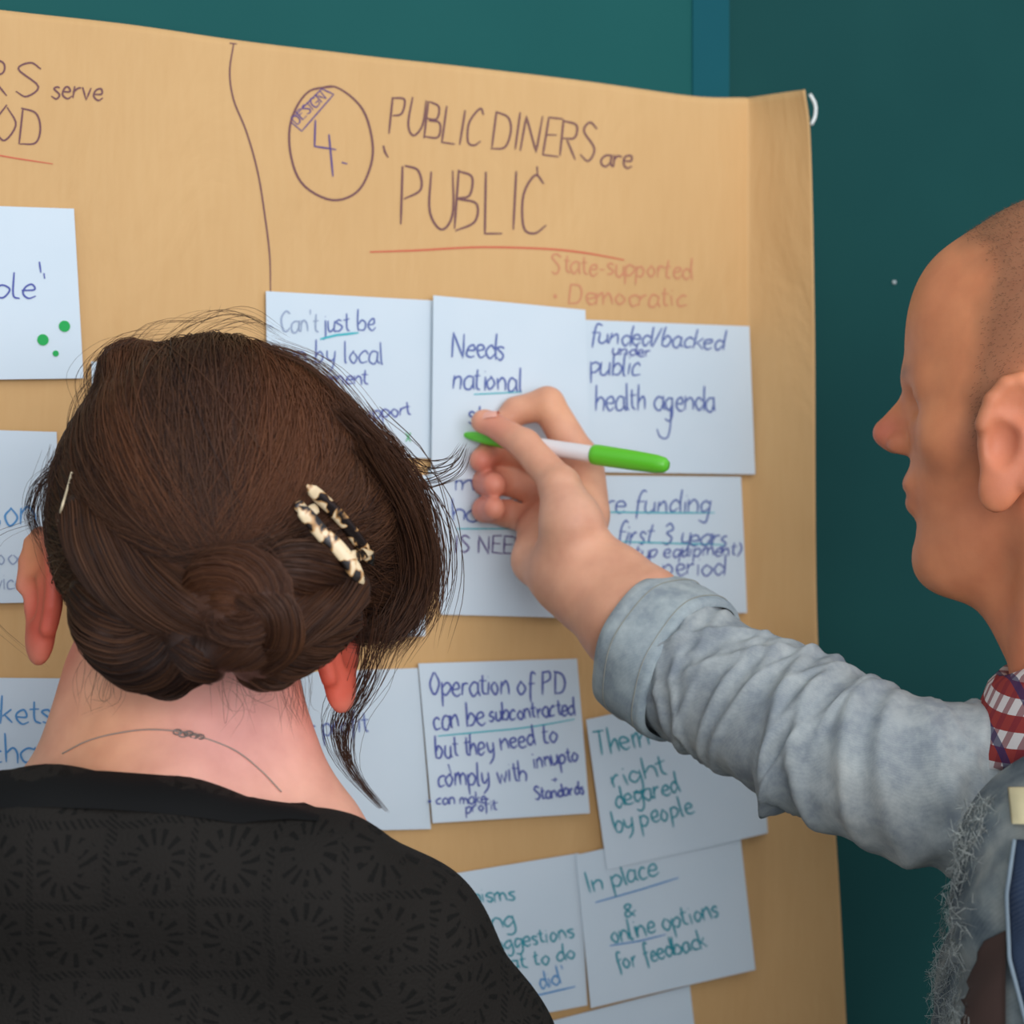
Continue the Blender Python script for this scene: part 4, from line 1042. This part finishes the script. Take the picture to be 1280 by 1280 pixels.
patch('side_panel', [[(x, y) for x in np.linspace(np.interp(y, [1050, 1120, 1200, 1330], [1268, 1258, 1262, 1296]), 1420, 10)] for y in ys], .003, denim('navy_denim', lin(24, 38, 62), lin(32, 48, 74), lin(40, 56, 82)), 'dark navy denim panel')
seam = on_man([(np.interp(y, [1050, 1120, 1200, 1330], [1268, 1258, 1262, 1296]), y) for y in ys], .005)
v, f = tube(cat(w3(seam), 80), .0010, 8); o = mk('seam', v, f, plain('seam_denim', lin(120, 134, 144)), man); o['label'] = 'pale curved seam'
patch('tab', [[(x+(y-985)*.1, y) for x in np.linspace(1262, 1330, 6)] for y in np.linspace(985, 1030, 5)], .006, plain('cream_cloth', lin(214, 200, 158), .8), 'cream cloth tab', .004)
patch('shadow_patch', [[(x, y-(x-1225)*.5*(y < 1250)) for x in np.linspace(np.interp(y, [1175, 1200, 1240, 1330], [1236, 1218, 1206, 1200])+4*math.sin(y*.2), 1257, 8)] for y in np.linspace(1180, 1330, 16)], .0035, plain('brown_shade', lin(70, 52, 46), .9), 'dark brown patch standing in for shadow')  # dark sheet laid on the jacket to imitate a brown shadow
# frayed threads along the jacket's edge
FR = []
for i in range(700):
    t_ = rng.random(); y = 1000+t_*300; x = np.interp(y, [1000, 1080, 1110, 1160, 1200, 1300], [1225, 1196, 1180, 1178, 1176, 1190])+rng.normal(0, 12)
    FR.append((x, y))
fp = on_man(FR, .001); fp = fp[fp[:, 1] < 1.25]
G = np.stack([fp+rng.normal(0, .003, fp.shape), fp+np.array([-.001, -.002, 0])+rng.normal(0, .002, fp.shape), fp+rng.normal(0, .0025, fp.shape)+[-.001, -.002, -.003], fp+rng.normal(0, .003, fp.shape)+[-.001, -.001, -.006]], 1)
V, Fq = strands(G, rng.uniform(.00012, .00025, len(fp))); o = fast('frayed_threads', w3(V), Fq, plain('denim_thread', lin(168, 172, 166)), man); o['kind'] = 'stuff'
bc = m2w([[-.05, 0, 0]])[0]; jn2 = M('blue_jeans', .85, .1); jn2.color(lin(52, 66, 92)); jn2.bump(jn2.noise(300), .3, .0005)
lower(man, bc[0], bc[1], .86, jn2.m, shoe_mat, (-.3, .9))

# ------------------------------------------------------------------ the green felt-tip pen
pa = q(570, 542, 1.3765); pb = q(835, 582, 1.305)
pen = empty('felt_tip_pen', w3(pa)); tag(pen, 'green felt-tip pen with white barrel held in the man\'s right hand', 'pen')
ax_ = pb-pa; Lp = np.linalg.norm(ax_); ax_ /= Lp
def lathe(nm, prof, m, label=None):
    n = 24; t, a, b = frames(np.array([pa, pb])); a, b = a[0], b[0]; v = []
    for s, r in prof:
        for j in range(n): v.append(pa+ax_*s*Lp+r*(a*math.cos(j*2*math.pi/n)+b*math.sin(j*2*math.pi/n)))
    f = [[i*n+j, i*n+(j+1) % n, (i+1)*n+(j+1) % n, (i+1)*n+j] for i in range(len(prof)-1) for j in range(n)]+[list(range(n))[::-1], [(len(prof)-1)*n+j for j in range(n)]]
    o = mk(nm, w3(np.array(v)), f, m, pen)
    if label: o['label'] = label
green = plain('green_plastic', lin(96, 196, 44), .35, .5)
lathe('tip', [(0, .0006), (.01, .0011), (.035, .0014), (.06, .0016)], plain('green_felt', lin(50, 130, 40), .8))
lathe('grip', [(.035, .0015), (.05, .0020), (.10, .0034), (.17, .0046), (.27, .0052), (.28, .0050)], green, 'green grip')
lathe('barrel', [(.28, .0050), (.30, .0053), (.66, .0054), (.70, .0052)], plain('white_plastic', lin(226, 222, 222), .35, .5), 'white barrel')
lathe('cap', [(.655, .0056), (.66, .0064), (.68, .0067), (.85, .0064), (.95, .0058), (.985, .0048), (1.0, .0030)], green, 'green cap pushed onto the end')
